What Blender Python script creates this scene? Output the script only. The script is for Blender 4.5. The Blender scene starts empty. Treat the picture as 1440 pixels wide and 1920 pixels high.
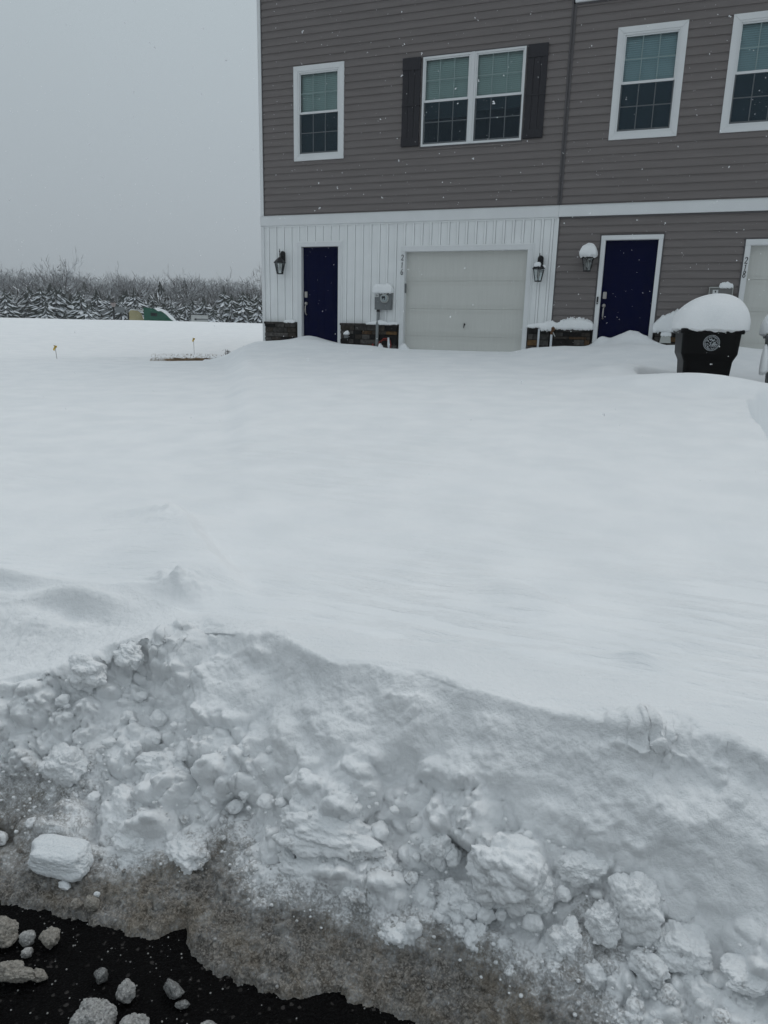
import bpy, bmesh, math, random
import numpy as np
from mathutils import Vector, Matrix
random.seed(7); rng = np.random.default_rng(11)
R = math.radians
sc = bpy.context.scene
col = sc.collection

# ------------------------------------------------------------------ camera
EYE = Vector((0, 0, 1.6))
PITCH, ROLL, YAW, FPX = R(14.24), R(1.34), R(20.08), 1331.0
cam_d = bpy.data.cameras.new('camera'); cam = bpy.data.objects.new('camera', cam_d); col.objects.link(cam)
fw = Vector((-math.sin(YAW)*math.cos(PITCH), math.cos(YAW)*math.cos(PITCH), -math.sin(PITCH)))
rt = Vector((math.cos(YAW), math.sin(YAW), 0)); up = rt.cross(fw)
r2 = rt*math.cos(ROLL) + up*math.sin(ROLL); u2 = -rt*math.sin(ROLL) + up*math.cos(ROLL)
m = Matrix((r2, u2, -fw)).transposed().to_4x4(); m.translation = EYE
cam.matrix_world = m
cam_d.sensor_fit = 'VERTICAL'; cam_d.sensor_height = 36; cam_d.lens = 36*FPX/1920
cam_d.clip_start = 0.05; cam_d.clip_end = 2000
sc.camera = cam

# ------------------------------------------------------------------ sky: overcast, brighter overhead
SUN_EL, SUN_AZ = R(60), R(200)
w = bpy.data.worlds.new("World"); sc.world = w; w.use_nodes = True
nt = w.node_tree; nt.nodes.clear()
N = nt.nodes.new; L = nt.links.new
out = N('ShaderNodeOutputWorld'); add = N('ShaderNodeAddShader')
sky = N('ShaderNodeTexSky'); sky.sky_type = 'NISHITA'; sky.sun_disc = False
sky.sun_elevation = SUN_EL; sky.sun_rotation = SUN_AZ
b1 = N('ShaderNodeBackground'); b1.inputs[1].default_value = 0.012
hs = N('ShaderNodeHueSaturation'); hs.inputs['Saturation'].default_value = .2; L(sky.outputs[0], hs.inputs['Color']); L(hs.outputs[0], b1.inputs[0])
tc = N('ShaderNodeTexCoord'); sp = N('ShaderNodeSeparateXYZ'); L(tc.outputs['Generated'], sp.inputs[0])
cr = N('ShaderNodeValToRGB'); L(sp.outputs[2], cr.inputs[0])
e = cr.color_ramp.elements
e[0].position = 0.0; e[0].color = (0.290, 0.330, 0.365, 1)
e[1].position = 1.0; e[1].color = (0.580, 0.640, 0.688, 1)
x = e.new(0.12); x.color = (0.318, 0.364, 0.398, 1)
x = e.new(0.36); x.color = (0.384, 0.444, 0.478, 1)
ns = N('ShaderNodeTexNoise'); ns.inputs['Scale'].default_value = 1.6; ns.inputs['Detail'].default_value = 3
L(tc.outputs['Generated'], ns.inputs[0])
mr = N('ShaderNodeMapRange'); mr.inputs[3].default_value = 0.95; mr.inputs[4].default_value = 1.05
L(ns.outputs[0], mr.inputs[0])
vm = N('ShaderNodeVectorMath'); vm.operation = 'SCALE'; L(cr.outputs[0], vm.inputs[0]); L(mr.outputs[0], vm.inputs['Scale'])
b2 = N('ShaderNodeBackground'); L(vm.outputs[0], b2.inputs[0]); b2.inputs[1].default_value = 1.0
L(b1.outputs[0], add.inputs[0]); L(b2.outputs[0], add.inputs[1]); L(add.outputs[0], out.inputs[0])

sd = bpy.data.lights.new('sun', 'SUN'); sd.energy = 0.5; sd.angle = R(30); sd.color = (1, 0.97, 0.93)
so = bpy.data.objects.new('sun', sd); col.objects.link(so)
dirv = Vector((math.sin(SUN_AZ)*math.cos(SUN_EL), math.cos(SUN_AZ)*math.cos(SUN_EL), math.sin(SUN_EL)))
dirv = Vector((0.35*math.cos(SUN_EL), 0.94*math.cos(SUN_EL), math.sin(SUN_EL)))   # from behind the houses, through cloud
so.rotation_euler = dirv.to_track_quat('Z', 'Y').to_euler(); so.location = (0, 0, 30)
sky.sun_rotation = math.atan2(dirv.x, dirv.y)
sc.view_settings.view_transform = 'Standard'; sc.view_settings.look = 'None'
sc.view_settings.exposure = 0.0; sc.view_settings.gamma = 1.0; sc.view_settings.use_curve_mapping = False

# ------------------------------------------------------------------ materials
MATS = {}
def mat(name, color, rough=0.6, spec=0.3, metal=0.0, noise=0.0, nscale=6.0, bump=0.0, bscale=40.0, bdist=0.01, stretch=None):
    if name in MATS: return MATS[name]
    mt = bpy.data.materials.new(name); mt.use_nodes = True; MATS[name] = mt
    t = mt.node_tree; p = t.nodes['Principled BSDF']
    p.inputs['Base Color'].default_value = (*color, 1); p.inputs['Roughness'].default_value = rough
    p.inputs['Specular IOR Level'].default_value = spec; p.inputs['Metallic'].default_value = metal
    tc = t.nodes.new('ShaderNodeTexCoord'); mp = t.nodes.new('ShaderNodeMapping')
    t.links.new(tc.outputs['Object'], mp.inputs[0])
    if stretch: mp.inputs['Scale'].default_value = stretch
    if noise > 0:
        n = t.nodes.new('ShaderNodeTexNoise'); n.inputs['Scale'].default_value = nscale; n.inputs['Detail'].default_value = 6
        t.links.new(mp.outputs[0], n.inputs[0])
        r = t.nodes.new('ShaderNodeMapRange'); r.inputs[1].default_value = .3; r.inputs[2].default_value = .7
        r.inputs[3].default_value = 1-noise; r.inputs[4].default_value = 1+noise
        t.links.new(n.outputs[0], r.inputs[0])
        v = t.nodes.new('ShaderNodeVectorMath'); v.operation = 'SCALE'; v.inputs[0].default_value = color
        t.links.new(r.outputs[0], v.inputs['Scale']); t.links.new(v.outputs[0], p.inputs['Base Color'])
    if bump > 0:
        n = t.nodes.new('ShaderNodeTexNoise'); n.inputs['Scale'].default_value = bscale; n.inputs['Detail'].default_value = 5
        t.links.new(mp.outputs[0], n.inputs[0])
        b = t.nodes.new('ShaderNodeBump'); b.inputs['Strength'].default_value = bump; b.inputs['Distance'].default_value = bdist
        t.links.new(n.outputs[0], b.inputs['Height']); t.links.new(b.outputs[0], p.inputs['Normal'])
    return mt

def snow_mat(name, grain=1.0, dirty=True, streaks=False):
    """snow: white, faintly blue; attribute 'dirt' turns it to gritty slush, 'grass' to dead grass"""
    mt = bpy.data.materials.new(name); mt.use_nodes = True; t = mt.node_tree; p = t.nodes['Principled BSDF']
    Nn = t.nodes.new; Ln = t.links.new
    tc = Nn('ShaderNodeTexCoord'); vec = tc.outputs['Object']
    def noise(s, d=4, rough=.5):
        n = Nn('ShaderNodeTexNoise'); n.inputs['Scale'].default_value = s; n.inputs['Detail'].default_value = d
        n.inputs['Roughness'].default_value = rough; Ln(vec, n.inputs[0]); return n.outputs[0]
    def mrange(i, a, b, c, d):
        r = Nn('ShaderNodeMapRange'); Ln(i, r.inputs[0])
        for k, v in enumerate((a, b, c, d)): r.inputs[k+1].default_value = v
        return r.outputs[0]
    def mix(f, a, b):
        q = Nn('ShaderNodeMix'); q.data_type = 'RGBA'
        if f is not None: Ln(f, q.inputs['Factor'])
        for s, v in ((q.inputs[6], a), (q.inputs[7], b)):
            if isinstance(v, tuple): s.default_value = (*v, 1)
            else: Ln(v, s)
        return q.outputs[2]
    def math_(op, a, b):
        q = Nn('ShaderNodeMath'); q.operation = op
        for s, v in ((q.inputs[0], a), (q.inputs[1], b)):
            if isinstance(v, (int, float)): s.default_value = v
            else: Ln(v, s)
        return q.outputs[0]
    snowc = mix(mrange(noise(3, 5), .35, .65, 0, 1), (.84, .857, .867), (.90, .91, .915))
    if dirty:
        at = Nn('ShaderNodeAttribute'); at.attribute_name = 'dirt'; dv = at.outputs['Fac']
        fine = noise(170, 6, .75); mid = noise(22, 6, .65)
        vo = Nn('ShaderNodeTexVoronoi'); vo.inputs['Scale'].default_value = 240; Ln(vec, vo.inputs[0])
        vs = Nn('ShaderNodeSeparateColor'); Ln(vo.outputs['Color'], vs.inputs[0])
        fmix = math_('ADD', math_('MULTIPLY', fine, .6), math_('MULTIPLY', vs.outputs[0], .4))
        slush = mix(mrange(fmix, .30, .72, 0, 1), (.024, .020, .016), (.50, .475, .44))
        slush2 = mix(mrange(mid, .40, .66, 0, .45), slush, (.15, .128, .102))
        tan = mix(mrange(noise(5, 3), .5, .7, 0, .35), slush2, (.33, .27, .19))
        f = math_('ADD', dv, math_('MULTIPLY', math_('SUBTRACT', mid, .5), 1.3))
        f = math_('ADD', f, math_('MULTIPLY', math_('SUBTRACT', fmix, .5), 1.1))
        f = mrange(f, .25, .95, 0, 1)
        f = math_('MULTIPLY', f, mrange(dv, .02, .15, 0, 1))
        c = mix(f, snowc, tan)
        ag = Nn('ShaderNodeAttribute'); ag.attribute_name = 'grass'
        gcol = mix(mrange(noise(9, 5, .7), .4, .6, 0, 1), (.05, .035, .02), (.30, .20, .11))
        gf = mrange(math_('ADD', ag.outputs['Fac'], math_('MULTIPLY', math_('SUBTRACT', noise(6, 5, .7), .5), 1.2)), .45, .6, 0, 1)
        gf = math_('MULTIPLY', gf, mrange(ag.outputs['Fac'], .05, .2, 0, 1))
        c = mix(gf, c, gcol)
        Ln(c, p.inputs['Base Color'])
        Ln(mrange(f, 0, 1, .7, .42), p.inputs['Roughness'])
    else:
        Ln(snowc, p.inputs['Base Color']); p.inputs['Roughness'].default_value = .7
    p.inputs['Specular IOR Level'].default_value = .25
    p.inputs['Subsurface Weight'].default_value = 0.0; p.inputs['Subsurface Radius'].default_value = (1.0, 1.1, 1.25); p.inputs['Subsurface Scale'].default_value = .006
    h = math_('ADD', math_('MULTIPLY', noise(55, 5, .6), .009*grain), math_('MULTIPLY', noise(330, 3, .6), .0018*grain))
    if dirty:
        h = math_('ADD', h, math_('MULTIPLY', math_('MULTIPLY', fmix, f), .016))
    if streaks:
        mp = Nn('ShaderNodeMapping'); mp.inputs['Rotation'].default_value = (0, 0, .22); mp.inputs['Scale'].default_value = (2.2, 17, 1); Ln(vec, mp.inputs[0])
        st = Nn('ShaderNodeTexNoise'); st.inputs['Scale'].default_value = 1.0; st.inputs['Detail'].default_value = 6; st.inputs['Roughness'].default_value = .62; Ln(mp.outputs[0], st.inputs[0])
        ms = mrange(noise(.55, 3), .42, .62, .05, 1)
        sy = Nn('ShaderNodeSeparateXYZ'); Ln(vec, sy.inputs[0]); ms = math_('MULTIPLY', ms, mrange(sy.outputs[1], 3.2, 7.5, 1, .12))
        h = math_('ADD', h, math_('MULTIPLY', math_('MULTIPLY', mrange(st.outputs[0], .48, .70, 0, 1), ms), .0085))
    b = Nn('ShaderNodeBump'); b.inputs['Strength'].default_value = .8; b.inputs['Distance'].default_value = 1.0
    Ln(h, b.inputs['Height']); Ln(b.outputs[0], p.inputs['Normal'])
    return mt

M_SNOW = snow_mat('snow_ground'); M_SNOWCLEAN = snow_mat('snow_clean', 1.2, False); M_FIELD = snow_mat('snow_field_mat', .35, True, True)
M_WHITE = mat('white_vinyl', (.80, .815, .815), .45, .3, noise=.04, nscale=2.5)
M_TRIM = mat('white_trim', (.72, .735, .74), .4, .35, noise=.03, nscale=3)
M_SASH = mat('sash_white', (.70, .715, .72), .35, .4)
M_SIDING = mat('grey_siding', (.176, .158, .153), .6, .25, noise=.07, nscale=1.2, bump=.25, bscale=30, bdist=.004, stretch=(1, 1, 12))
M_GSTRIP = mat('grey_strip', (.10, .094, .097), .6, .25)
M_SHUT = mat('shutter', (.026, .025, .030), .55, .25, noise=.15, nscale=5, bump=.5, bscale=14, bdist=.006, stretch=(30, 1, 1))
M_NAVY = mat('navy_paint', (.0004, .0022, .027), .55, .03)
M_GARAGE = mat('garage_door_paint', (.585, .588, .555), .5, .3, noise=.03, nscale=2, bump=.35, bscale=9, bdist=.004, stretch=(22, 1, 1))
M_GLINE = mat('garage_groove', (.36, .385, .37), .6, .2)
M_NICKEL = mat('nickel', (.42, .40, .38), .45, .5, metal=.6)
M_BLACK = mat('black_metal', (.008, .008, .009), .45, .3)
M_NUM = mat('number_black', (.010, .010, .012), .5, .3)
M_GREYMETAL = mat('grey_metal', (.155, .165, .17), .5, .4, noise=.08, nscale=8)
M_LIGHTMETAL = mat('light_metal', (.42, .43, .41), .5, .4, noise=.06, nscale=8)
M_LABEL = mat('label', (.6, .61, .61), .5, .3)
M_RED = mat('red_cable', (.30, .035, .025), .5, .3)
M_PVC = mat('frosted_pipe', (.62, .65, .68), .55, .3, noise=.08, nscale=20)
M_BROWN = mat('brown_valve', (.11, .055, .025), .7, .2, noise=.3, nscale=30)
M_BIN = mat('bin_plastic', (.0022, .0023, .0026), .42, .10, bump=.2, bscale=120, bdist=.001)
M_EMB = mat('bin_emblem', (.42, .45, .47), .6, .2, noise=.2, nscale=40)
M_BULB = mat('bulb', (.55, .55, .53), .3, .4)
M_BLIND = mat('blind', (.66, .76, .75), .6, .2)
M_BLIND2 = mat('blind_blue', (.58, .72, .78), .6, .2)
M_ROOM = mat('dark_room', (.012, .015, .022), .8, .1)
M_TRUNK = mat('bark', (.060, .052, .046), .9, .1, noise=.3, nscale=3)
M_YELLOW = mat('yellow_flag', (.62, .40, .02), .6, .2)
M_WIRE = mat('flag_wire', (.25, .24, .22), .5, .3)
M_BEIGE = mat('beige_cover', (.43, .38, .22), .7, .2, noise=.08, nscale=2)
M_GREEN = mat('green_steel', (.008, .085, .052), .5, .3, noise=.15, nscale=2)
M_TRAILER = mat('trailer_white', (.45, .46, .45), .5, .3, noise=.05)
M_DARK = mat('dark_gap', (.010, .012, .014), .6, .2)
M_LEAF = mat('dark_leaf', (.035, .028, .018), .8, .1, noise=.4, nscale=25)
M_FLAKE = mat('flake', (.95, .96, .98), .6, .2)
M_FROST = mat('frosted_bin', (.14, .145, .15), .7, .2, noise=.5, nscale=30, bump=.6, bscale=60, bdist=.01)

def sided(name, base, top, lo=.25, hi=.6, nz=3.0):
    """natural surface with snow lying on what faces up"""
    mt = bpy.data.materials.new(name); mt.use_nodes = True; t = mt.node_tree; p = t.nodes['Principled BSDF']
    g = t.nodes.new('ShaderNodeNewGeometry'); s = t.nodes.new('ShaderNodeSeparateXYZ'); t.links.new(g.outputs['True Normal'], s.inputs[0])
    a = t.nodes.new('ShaderNodeMath'); a.operation = 'ABSOLUTE'; t.links.new(s.outputs[2], a.inputs[0])
    n = t.nodes.new('ShaderNodeTexNoise'); n.inputs['Scale'].default_value = nz; n.inputs['Detail'].default_value = 3
    tc = t.nodes.new('ShaderNodeTexCoord'); t.links.new(tc.outputs['Object'], n.inputs[0])
    m1 = t.nodes.new('ShaderNodeMath'); m1.operation = 'MULTIPLY_ADD'; m1.inputs[1].default_value = 1.2; m1.inputs[2].default_value = -.6
    t.links.new(n.outputs[0], m1.inputs[0])
    m2 = t.nodes.new('ShaderNodeMath'); t.links.new(a.outputs[0], m2.inputs[0]); t.links.new(m1.outputs[0], m2.inputs[1])
    r = t.nodes.new('ShaderNodeMapRange'); r.inputs[1].default_value = lo; r.inputs[2].default_value = hi
    t.links.new(m2.outputs[0], r.inputs[0])
    x = t.nodes.new('ShaderNodeMix'); x.data_type = 'RGBA'; x.inputs[6].default_value = (*base, 1); x.inputs[7].default_value = (*top, 1)
    t.links.new(r.outputs[0], x.inputs['Factor']); t.links.new(x.outputs[2], p.inputs['Base Color'])
    p.inputs['Roughness'].default_value = .85; p.inputs['Specular IOR Level'].default_value = .1
    return mt
M_CONIFER = sided('conifer_snowy', (.045, .055, .045), (.74, .77, .80), .28, .62, 1.2)
M_TWIG = sided('twigs_snowy', (.105, .098, .094), (.68, .71, .74), .28, .75, 2.5)
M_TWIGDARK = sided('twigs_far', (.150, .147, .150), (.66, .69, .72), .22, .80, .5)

def glass_mat(name, dark):
    mt = bpy.data.materials.new(name); mt.use_nodes = True; t = mt.node_tree; t.nodes.clear()
    o = t.nodes.new('ShaderNodeOutputMaterial'); mx = t.nodes.new('ShaderNodeMixShader')
    tr = t.nodes.new('ShaderNodeBsdfTransparent'); tr.inputs[0].default_value = (*dark, 1)
    gl = t.nodes.new('ShaderNodeBsdfGlossy'); gl.inputs['Roughness'].default_value = .02; gl.inputs[0].default_value = (.85, .93, .95, 1)
    f = t.nodes.new('ShaderNodeFresnel'); f.inputs[0].default_value = 1.5
    t.links.new(f.outputs[0], mx.inputs[0]); t.links.new(tr.outputs[0], mx.inputs[1]); t.links.new(gl.outputs[0], mx.inputs[2])
    t.links.new(mx.outputs[0], o.inputs[0]); return mt
M_GLASS = glass_mat('window_glass', (.80, .90, .89))
M_GLASSLOW = glass_mat('window_glass_low', (.50, .58, .63))
M_LGLASS = glass_mat('lantern_glass', (.9, .92, .92))
def screen_mat():
    mt = bpy.data.materials.new('insect_screen'); mt.use_nodes = True; t = mt.node_tree; t.nodes.clear()
    o = t.nodes.new('ShaderNodeOutputMaterial'); mx = t.nodes.new('ShaderNodeMixShader'); mx.inputs[0].default_value = .60
    tr = t.nodes.new('ShaderNodeBsdfTransparent'); d = t.nodes.new('ShaderNodeBsdfDiffuse'); d.inputs[0].default_value = (.030, .044, .056, 1)
    t.links.new(tr.outputs[0], mx.inputs[1]); t.links.new(d.outputs[0], mx.inputs[2]); t.links.new(mx.outputs[0], o.inputs[0]); return mt
M_SCREEN = screen_mat()

def stone_mat():
    mt = bpy.data.materials.new('stone_veneer'); mt.use_nodes = True; t = mt.node_tree; p = t.nodes['Principled BSDF']
    a = t.nodes.new('ShaderNodeAttribute'); a.attribute_name = 'tint'
    n = t.nodes.new('ShaderNodeTexNoise'); n.inputs['Scale'].default_value = 18; n.inputs['Detail'].default_value = 7
    tc = t.nodes.new('ShaderNodeTexCoord'); t.links.new(tc.outputs['Object'], n.inputs[0])
    r = t.nodes.new('ShaderNodeMapRange'); r.inputs[1].default_value = .3; r.inputs[2].default_value = .7; r.inputs[3].default_value = .55; r.inputs[4].default_value = 1.5
    t.links.new(n.outputs[0], r.inputs[0])
    v = t.nodes.new('ShaderNodeVectorMath'); v.operation = 'SCALE'; t.links.new(a.outputs['Color'], v.inputs[0]); t.links.new(r.outputs[0], v.inputs['Scale'])
    t.links.new(v.outputs[0], p.inputs['Base Color']); p.inputs['Roughness'].default_value = .8; p.inputs['Specular IOR Level'].default_value = .2
    b = t.nodes.new('ShaderNodeBump'); b.inputs['Distance'].default_value = .01; b.inputs['Strength'].default_value = .8
    t.links.new(n.outputs[0], b.inputs['Height']); t.links.new(b.outputs[0], p.inputs['Normal'])
    return mt
M_STONE = stone_mat()

def asphalt_mat():
    mt = bpy.data.materials.new('wet_asphalt'); mt.use_nodes = True; t = mt.node_tree; p = t.nodes['Principled BSDF']
    tc = t.nodes.new('ShaderNodeTexCoord'); vo = t.nodes.new('ShaderNodeTexVoronoi'); vo.inputs['Scale'].default_value = 130
    t.links.new(tc.outputs['Object'], vo.inputs[0])
    n = t.nodes.new('ShaderNodeTexNoise'); n.inputs['Scale'].default_value = 60; n.inputs['Detail'].default_value = 6; t.links.new(tc.outputs['Object'], n.inputs[0])
    s = t.nodes.new('ShaderNodeSeparateColor'); t.links.new(vo.outputs['Color'], s.inputs[0])
    r = t.nodes.new('ShaderNodeMapRange'); r.inputs[1].default_value = .965; r.inputs[2].default_value = .99; t.links.new(s.outputs[0], r.inputs[0])
    x = t.nodes.new('ShaderNodeMix'); x.data_type = 'RGBA'; x.inputs[6].default_value = (.0028, .0025, .0026, 1); x.inputs[7].default_value = (.045, .042, .040, 1)
    t.links.new(r.outputs[0], x.inputs['Factor']); t.links.new(x.outputs[2], p.inputs['Base Color'])
    p.inputs['Roughness'].default_value = .5; p.inputs['Specular IOR Level'].default_value = .05
    ad = t.nodes.new('ShaderNodeMath'); ad.operation = 'ADD'; t.links.new(vo.outputs['Distance'], ad.inputs[0]); t.links.new(n.outputs[0], ad.inputs[1])
    b = t.nodes.new('ShaderNodeBump'); b.inputs['Distance'].default_value = .006; b.inputs['Strength'].default_value = .8
    t.links.new(ad.outputs[0], b.inputs['Height']); t.links.new(b.outputs[0], p.inputs['Normal'])
    return mt
M_ASPH = asphalt_mat()

def ice_mat(name, c1, c2, rough):
    mt = bpy.data.materials.new(name); mt.use_nodes = True; t = mt.node_tree; p = t.nodes['Principled BSDF']
    tc = t.nodes.new('ShaderNodeTexCoord')
    n = t.nodes.new('ShaderNodeTexNoise'); n.inputs['Scale'].default_value = 150; n.inputs['Detail'].default_value = 6; n.inputs['Roughness'].default_value = .7
    t.links.new(tc.outputs['Object'], n.inputs[0])
    r = t.nodes.new('ShaderNodeMapRange'); r.inputs[1].default_value = .35; r.inputs[2].default_value = .65; t.links.new(n.outputs[0], r.inputs[0])
    x = t.nodes.new('ShaderNodeMix'); x.data_type = 'RGBA'; x.inputs[6].default_value = (*c1, 1); x.inputs[7].default_value = (*c2, 1)
    t.links.new(r.outputs[0], x.inputs['Factor']); t.links.new(x.outputs[2], p.inputs['Base Color'])
    p.inputs['Roughness'].default_value = rough; p.inputs['Specular IOR Level'].default_value = .5
    p.inputs['Subsurface Weight'].default_value = .8; p.inputs['Subsurface Radius'].default_value = (1, 1, 1); p.inputs['Subsurface Scale'].default_value = .006
    b = t.nodes.new('ShaderNodeBump'); b.inputs['Distance'].default_value = .005; b.inputs['Strength'].default_value = .9
    t.links.new(n.outputs[0], b.inputs['Height']); t.links.new(b.outputs[0], p.inputs['Normal'])
    return mt
M_CH_WHITE = ice_mat('chunk_white', (.74, .77, .79), (.88, .90, .91), .6)
M_CH_GREY = ice_mat('chunk_grey', (.17, .165, .16), (.56, .555, .54), .4)
M_CH_TAN = ice_mat('chunk_tan', (.15, .135, .115), (.43, .40, .355), .45)
M_CH_ICE = ice_mat('chunk_ice', (.06, .06, .06), (.34, .34, .33), .15)

# ------------------------------------------------------------------ object helpers
def tag(o, label=None, cat=None, group=None, kind=None):
    if label: o['label'] = label
    if cat: o['category'] = cat
    if group: o['group'] = group
    if kind: o['kind'] = kind
    return o
def empty(name, loc=(0, 0, 0)):
    o = bpy.data.objects.new(name, None); o.location = loc; o.empty_display_size = .2; col.objects.link(o); return o
def put(name, me, parent=None):
    o = bpy.data.objects.new(name, me); col.objects.link(o)
    if parent is not None:
        o.parent = parent
        pw = Vector((0, 0, 0)); q = parent
        while q is not None: pw += q.location; q = q.parent
        o.location = -pw                         # meshes are written in world coordinates
    return o
class MB:
    def __init__(s): s.v = []; s.f = []; s.c = []
    def box(s, x0, x1, y0, y1, z0, z1, tint=None):
        b = len(s.v)
        s.v += [(x0,y0,z0),(x1,y0,z0),(x1,y1,z0),(x0,y1,z0),(x0,y0,z1),(x1,y0,z1),(x1,y1,z1),(x0,y1,z1)]
        s.f += [tuple(b+i for i in q) for q in ((0,3,2,1),(4,5,6,7),(0,1,5,4),(1,2,6,5),(2,3,7,6),(3,0,4,7))]
        if tint: s.c += [tint]*8
        return s
    def quad(s, a, b, c, d):
        n = len(s.v); s.v += [a, b, c, d]; s.f.append((n, n+1, n+2, n+3)); return s
    def poly(s, pts):
        n = len(s.v); s.v += pts; s.f.append(tuple(range(n, n+len(pts)))); return s
    def prism(s, pts, y0, y1):
        """pts: outline in x,z (counter-clockwise from the front)"""
        n = len(s.v); k = len(pts)
        s.v += [(p[0], y0, p[1]) for p in pts] + [(p[0], y1, p[1]) for p in pts]
        s.f.append(tuple(n+i for i in range(k))); s.f.append(tuple(n+k+i for i in reversed(range(k))))
        for i in range(k):
            j = (i+1) % k; s.f.append((n+i, n+k+i, n+k+j, n+j))
        return s
    def tube(s, pts, r, n=8, caps=True):
        pts = [Vector(p) for p in pts]; rs = r if isinstance(r, (list, tuple)) else [r]*len(pts)
        b = len(s.v)
        for i, p in enumerate(pts):
            d = (pts[min(i+1, len(pts)-1)]-pts[max(i-1, 0)]).normalized()
            a = Vector((0, 0, 1)) if abs(d.z) < .9 else Vector((1, 0, 0))
            u = d.cross(a).normalized(); vv = d.cross(u)
            for k in range(n):
                t = 2*math.pi*k/n; s.v.append(tuple(p+(u*math.cos(t)+vv*math.sin(t))*rs[i]))
        for i in range(len(pts)-1):
            for k in range(n):
                s.f.append((b+i*n+k, b+i*n+(k+1) % n, b+(i+1)*n+(k+1) % n, b+(i+1)*n+k))
        if caps:
            s.f.append(tuple(b+k for k in range(n))[::-1]); s.f.append(tuple(b+(len(pts)-1)*n+k for k in range(n)))
        return s
    def build(s, name, m, parent=None, smooth=False, bevel=0, fix=False):
        me = bpy.data.meshes.new(name); me.from_pydata(s.v, [], s.f)
        if s.c:
            a = me.color_attributes.new('tint', 'FLOAT_COLOR', 'POINT')
            a.data.foreach_set('color', np.array([(*c, 1) for c in s.c], dtype=np.float32).ravel())
        if fix or bevel:
            bm = bmesh.new(); bm.from_mesh(me); bmesh.ops.recalc_face_normals(bm, faces=bm.faces)
            if bevel: bmesh.ops.bevel(bm, geom=list(bm.edges), offset=bevel, segments=2, affect='EDGES', clamp_overlap=True)
            bm.to_mesh(me); bm.free()
        if smooth: me.polygons.foreach_set('use_smooth', [True]*len(me.polygons))
        me.materials.append(m); me.update()
        return put(name, me, parent)

# ------------------------------------------------------------------ noise
def _h(ix, iy, iz, seed):
    h = (ix.astype(np.int64)*374761393 + iy.astype(np.int64)*668265263 + iz*2147483647 + seed*1274126177) & 0xffffffff
    h = ((h ^ (h >> 13))*1274126177) & 0xffffffff
    h = ((h ^ (h >> 16))*2246822519) & 0xffffffff
    return ((h ^ (h >> 15)) & 0xffffff)/float(0xffffff)
def vnoise(x, y, z=None, seed=0):
    x = np.asarray(x, float); y = np.asarray(y, float)
    if z is None:
        ix, iy = np.floor(x), np.floor(y); fx, fy = x-ix, y-iy
        fx = fx*fx*fx*(fx*(fx*6-15)+10); fy = fy*fy*fy*(fy*(fy*6-15)+10)
        z0 = np.int64(0)
        a = _h(ix, iy, z0, seed); b = _h(ix+1, iy, z0, seed); c = _h(ix, iy+1, z0, seed); d = _h(ix+1, iy+1, z0, seed)
        return (a+(b-a)*fx + ((c+(d-c)*fx)-(a+(b-a)*fx))*fy)*2-1
    iz = np.floor(z); fz = z-iz; fz = fz*fz*(3-2*fz)
    izi = iz.astype(np.int64)
    ix, iy = np.floor(x), np.floor(y); fx, fy = x-ix, y-iy
    fx = fx*fx*(3-2*fx); fy = fy*fy*(3-2*fy)
    def lay(k):
        a = _h(ix, iy, k, seed); b = _h(ix+1, iy, k, seed); c = _h(ix, iy+1, k, seed); d = _h(ix+1, iy+1, k, seed)
        return a+(b-a)*fx + ((c+(d-c)*fx)-(a+(b-a)*fx))*fy
    l0, l1 = lay(izi), lay(izi+1)
    return (l0+(l1-l0)*fz)*2-1
def fbm(x, y, z=None, o=4, seed=0, g=.5):
    s = 0; a = 1; t = 0
    for k in range(o):
        f = 2.03**k
        s = s + a*vnoise(x*f+k*17.3, y*f-k*9.1, None if z is None else z*f+k*5.7, seed+k); t += a; a *= g
    return s/t
def bumps(x, y, cell, seed, rmin=.35, rmax=.75, p=.8):
    """overlapping rounded clods: max of hemispheres on a jittered grid, 0..1"""
    X = x/cell; Y = y/cell; ix, iy = np.floor(X), np.floor(Y); z0 = np.int64(0)
    best = np.zeros_like(X)
    for dx in (-1, 0, 1):
        for dy in (-1, 0, 1):
            cx, cy = ix+dx, iy+dy
            px = cx+_h(cx, cy, z0, seed); py = cy+_h(cx, cy, z0, seed+1)
            r = rmin+(rmax-rmin)*_h(cx, cy, z0, seed+2); on = _h(cx, cy, z0, seed+3) < p
            an = _h(cx, cy, z0, seed+4)*3.14; ca, sa = np.cos(an), np.sin(an)
            ddx, ddy = X-px, Y-py
            u = (ddx*ca+ddy*sa)/r; v = (-ddx*sa+ddy*ca)/(r*.72)
            q = 1-(u*u+v*v)
            h = np.where((q > 0) & on, np.sqrt(np.maximum(q, 0))*r, 0)
            best = np.maximum(best, h)
    return best
def bumps3(x, y, z, cell, seed, rmin=.4, rmax=.8, p=.8, flat=.8):
    X, Y, Z = x/cell, y/cell, z/cell; ix, iy, iz = np.floor(X), np.floor(Y), np.floor(Z); best = np.zeros_like(X)
    for dx in (-1, 0, 1):
        for dy in (-1, 0, 1):
            for dz in (-1, 0, 1):
                cx, cy, cz = ix+dx, iy+dy, (iz+dz).astype(np.int64)
                hx = _h(cx, cy, cz, seed); hy = _h(cx, cy, cz, seed+1); hz = _h(cx, cy, cz, seed+2); hr = _h(cx, cy, cz, seed+3)
                r = rmin+(rmax-rmin)*hr; on = (hx*7.31+hy*3.7) % 1 < p
                q = 1-(((X-cx-hx)/r)**2+((Y-cy-hy)/(r*flat))**2+((Z-cz-hz)/(r*(.7+.4*hx)))**2)
                best = np.maximum(best, np.where((q > 0) & on, np.sqrt(np.maximum(q, 0))*r, 0))
    return best
def sm(x, a, b):
    t = np.clip((x-a)/(b-a), 0, 1); return t*t*(3-2*t)
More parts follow.
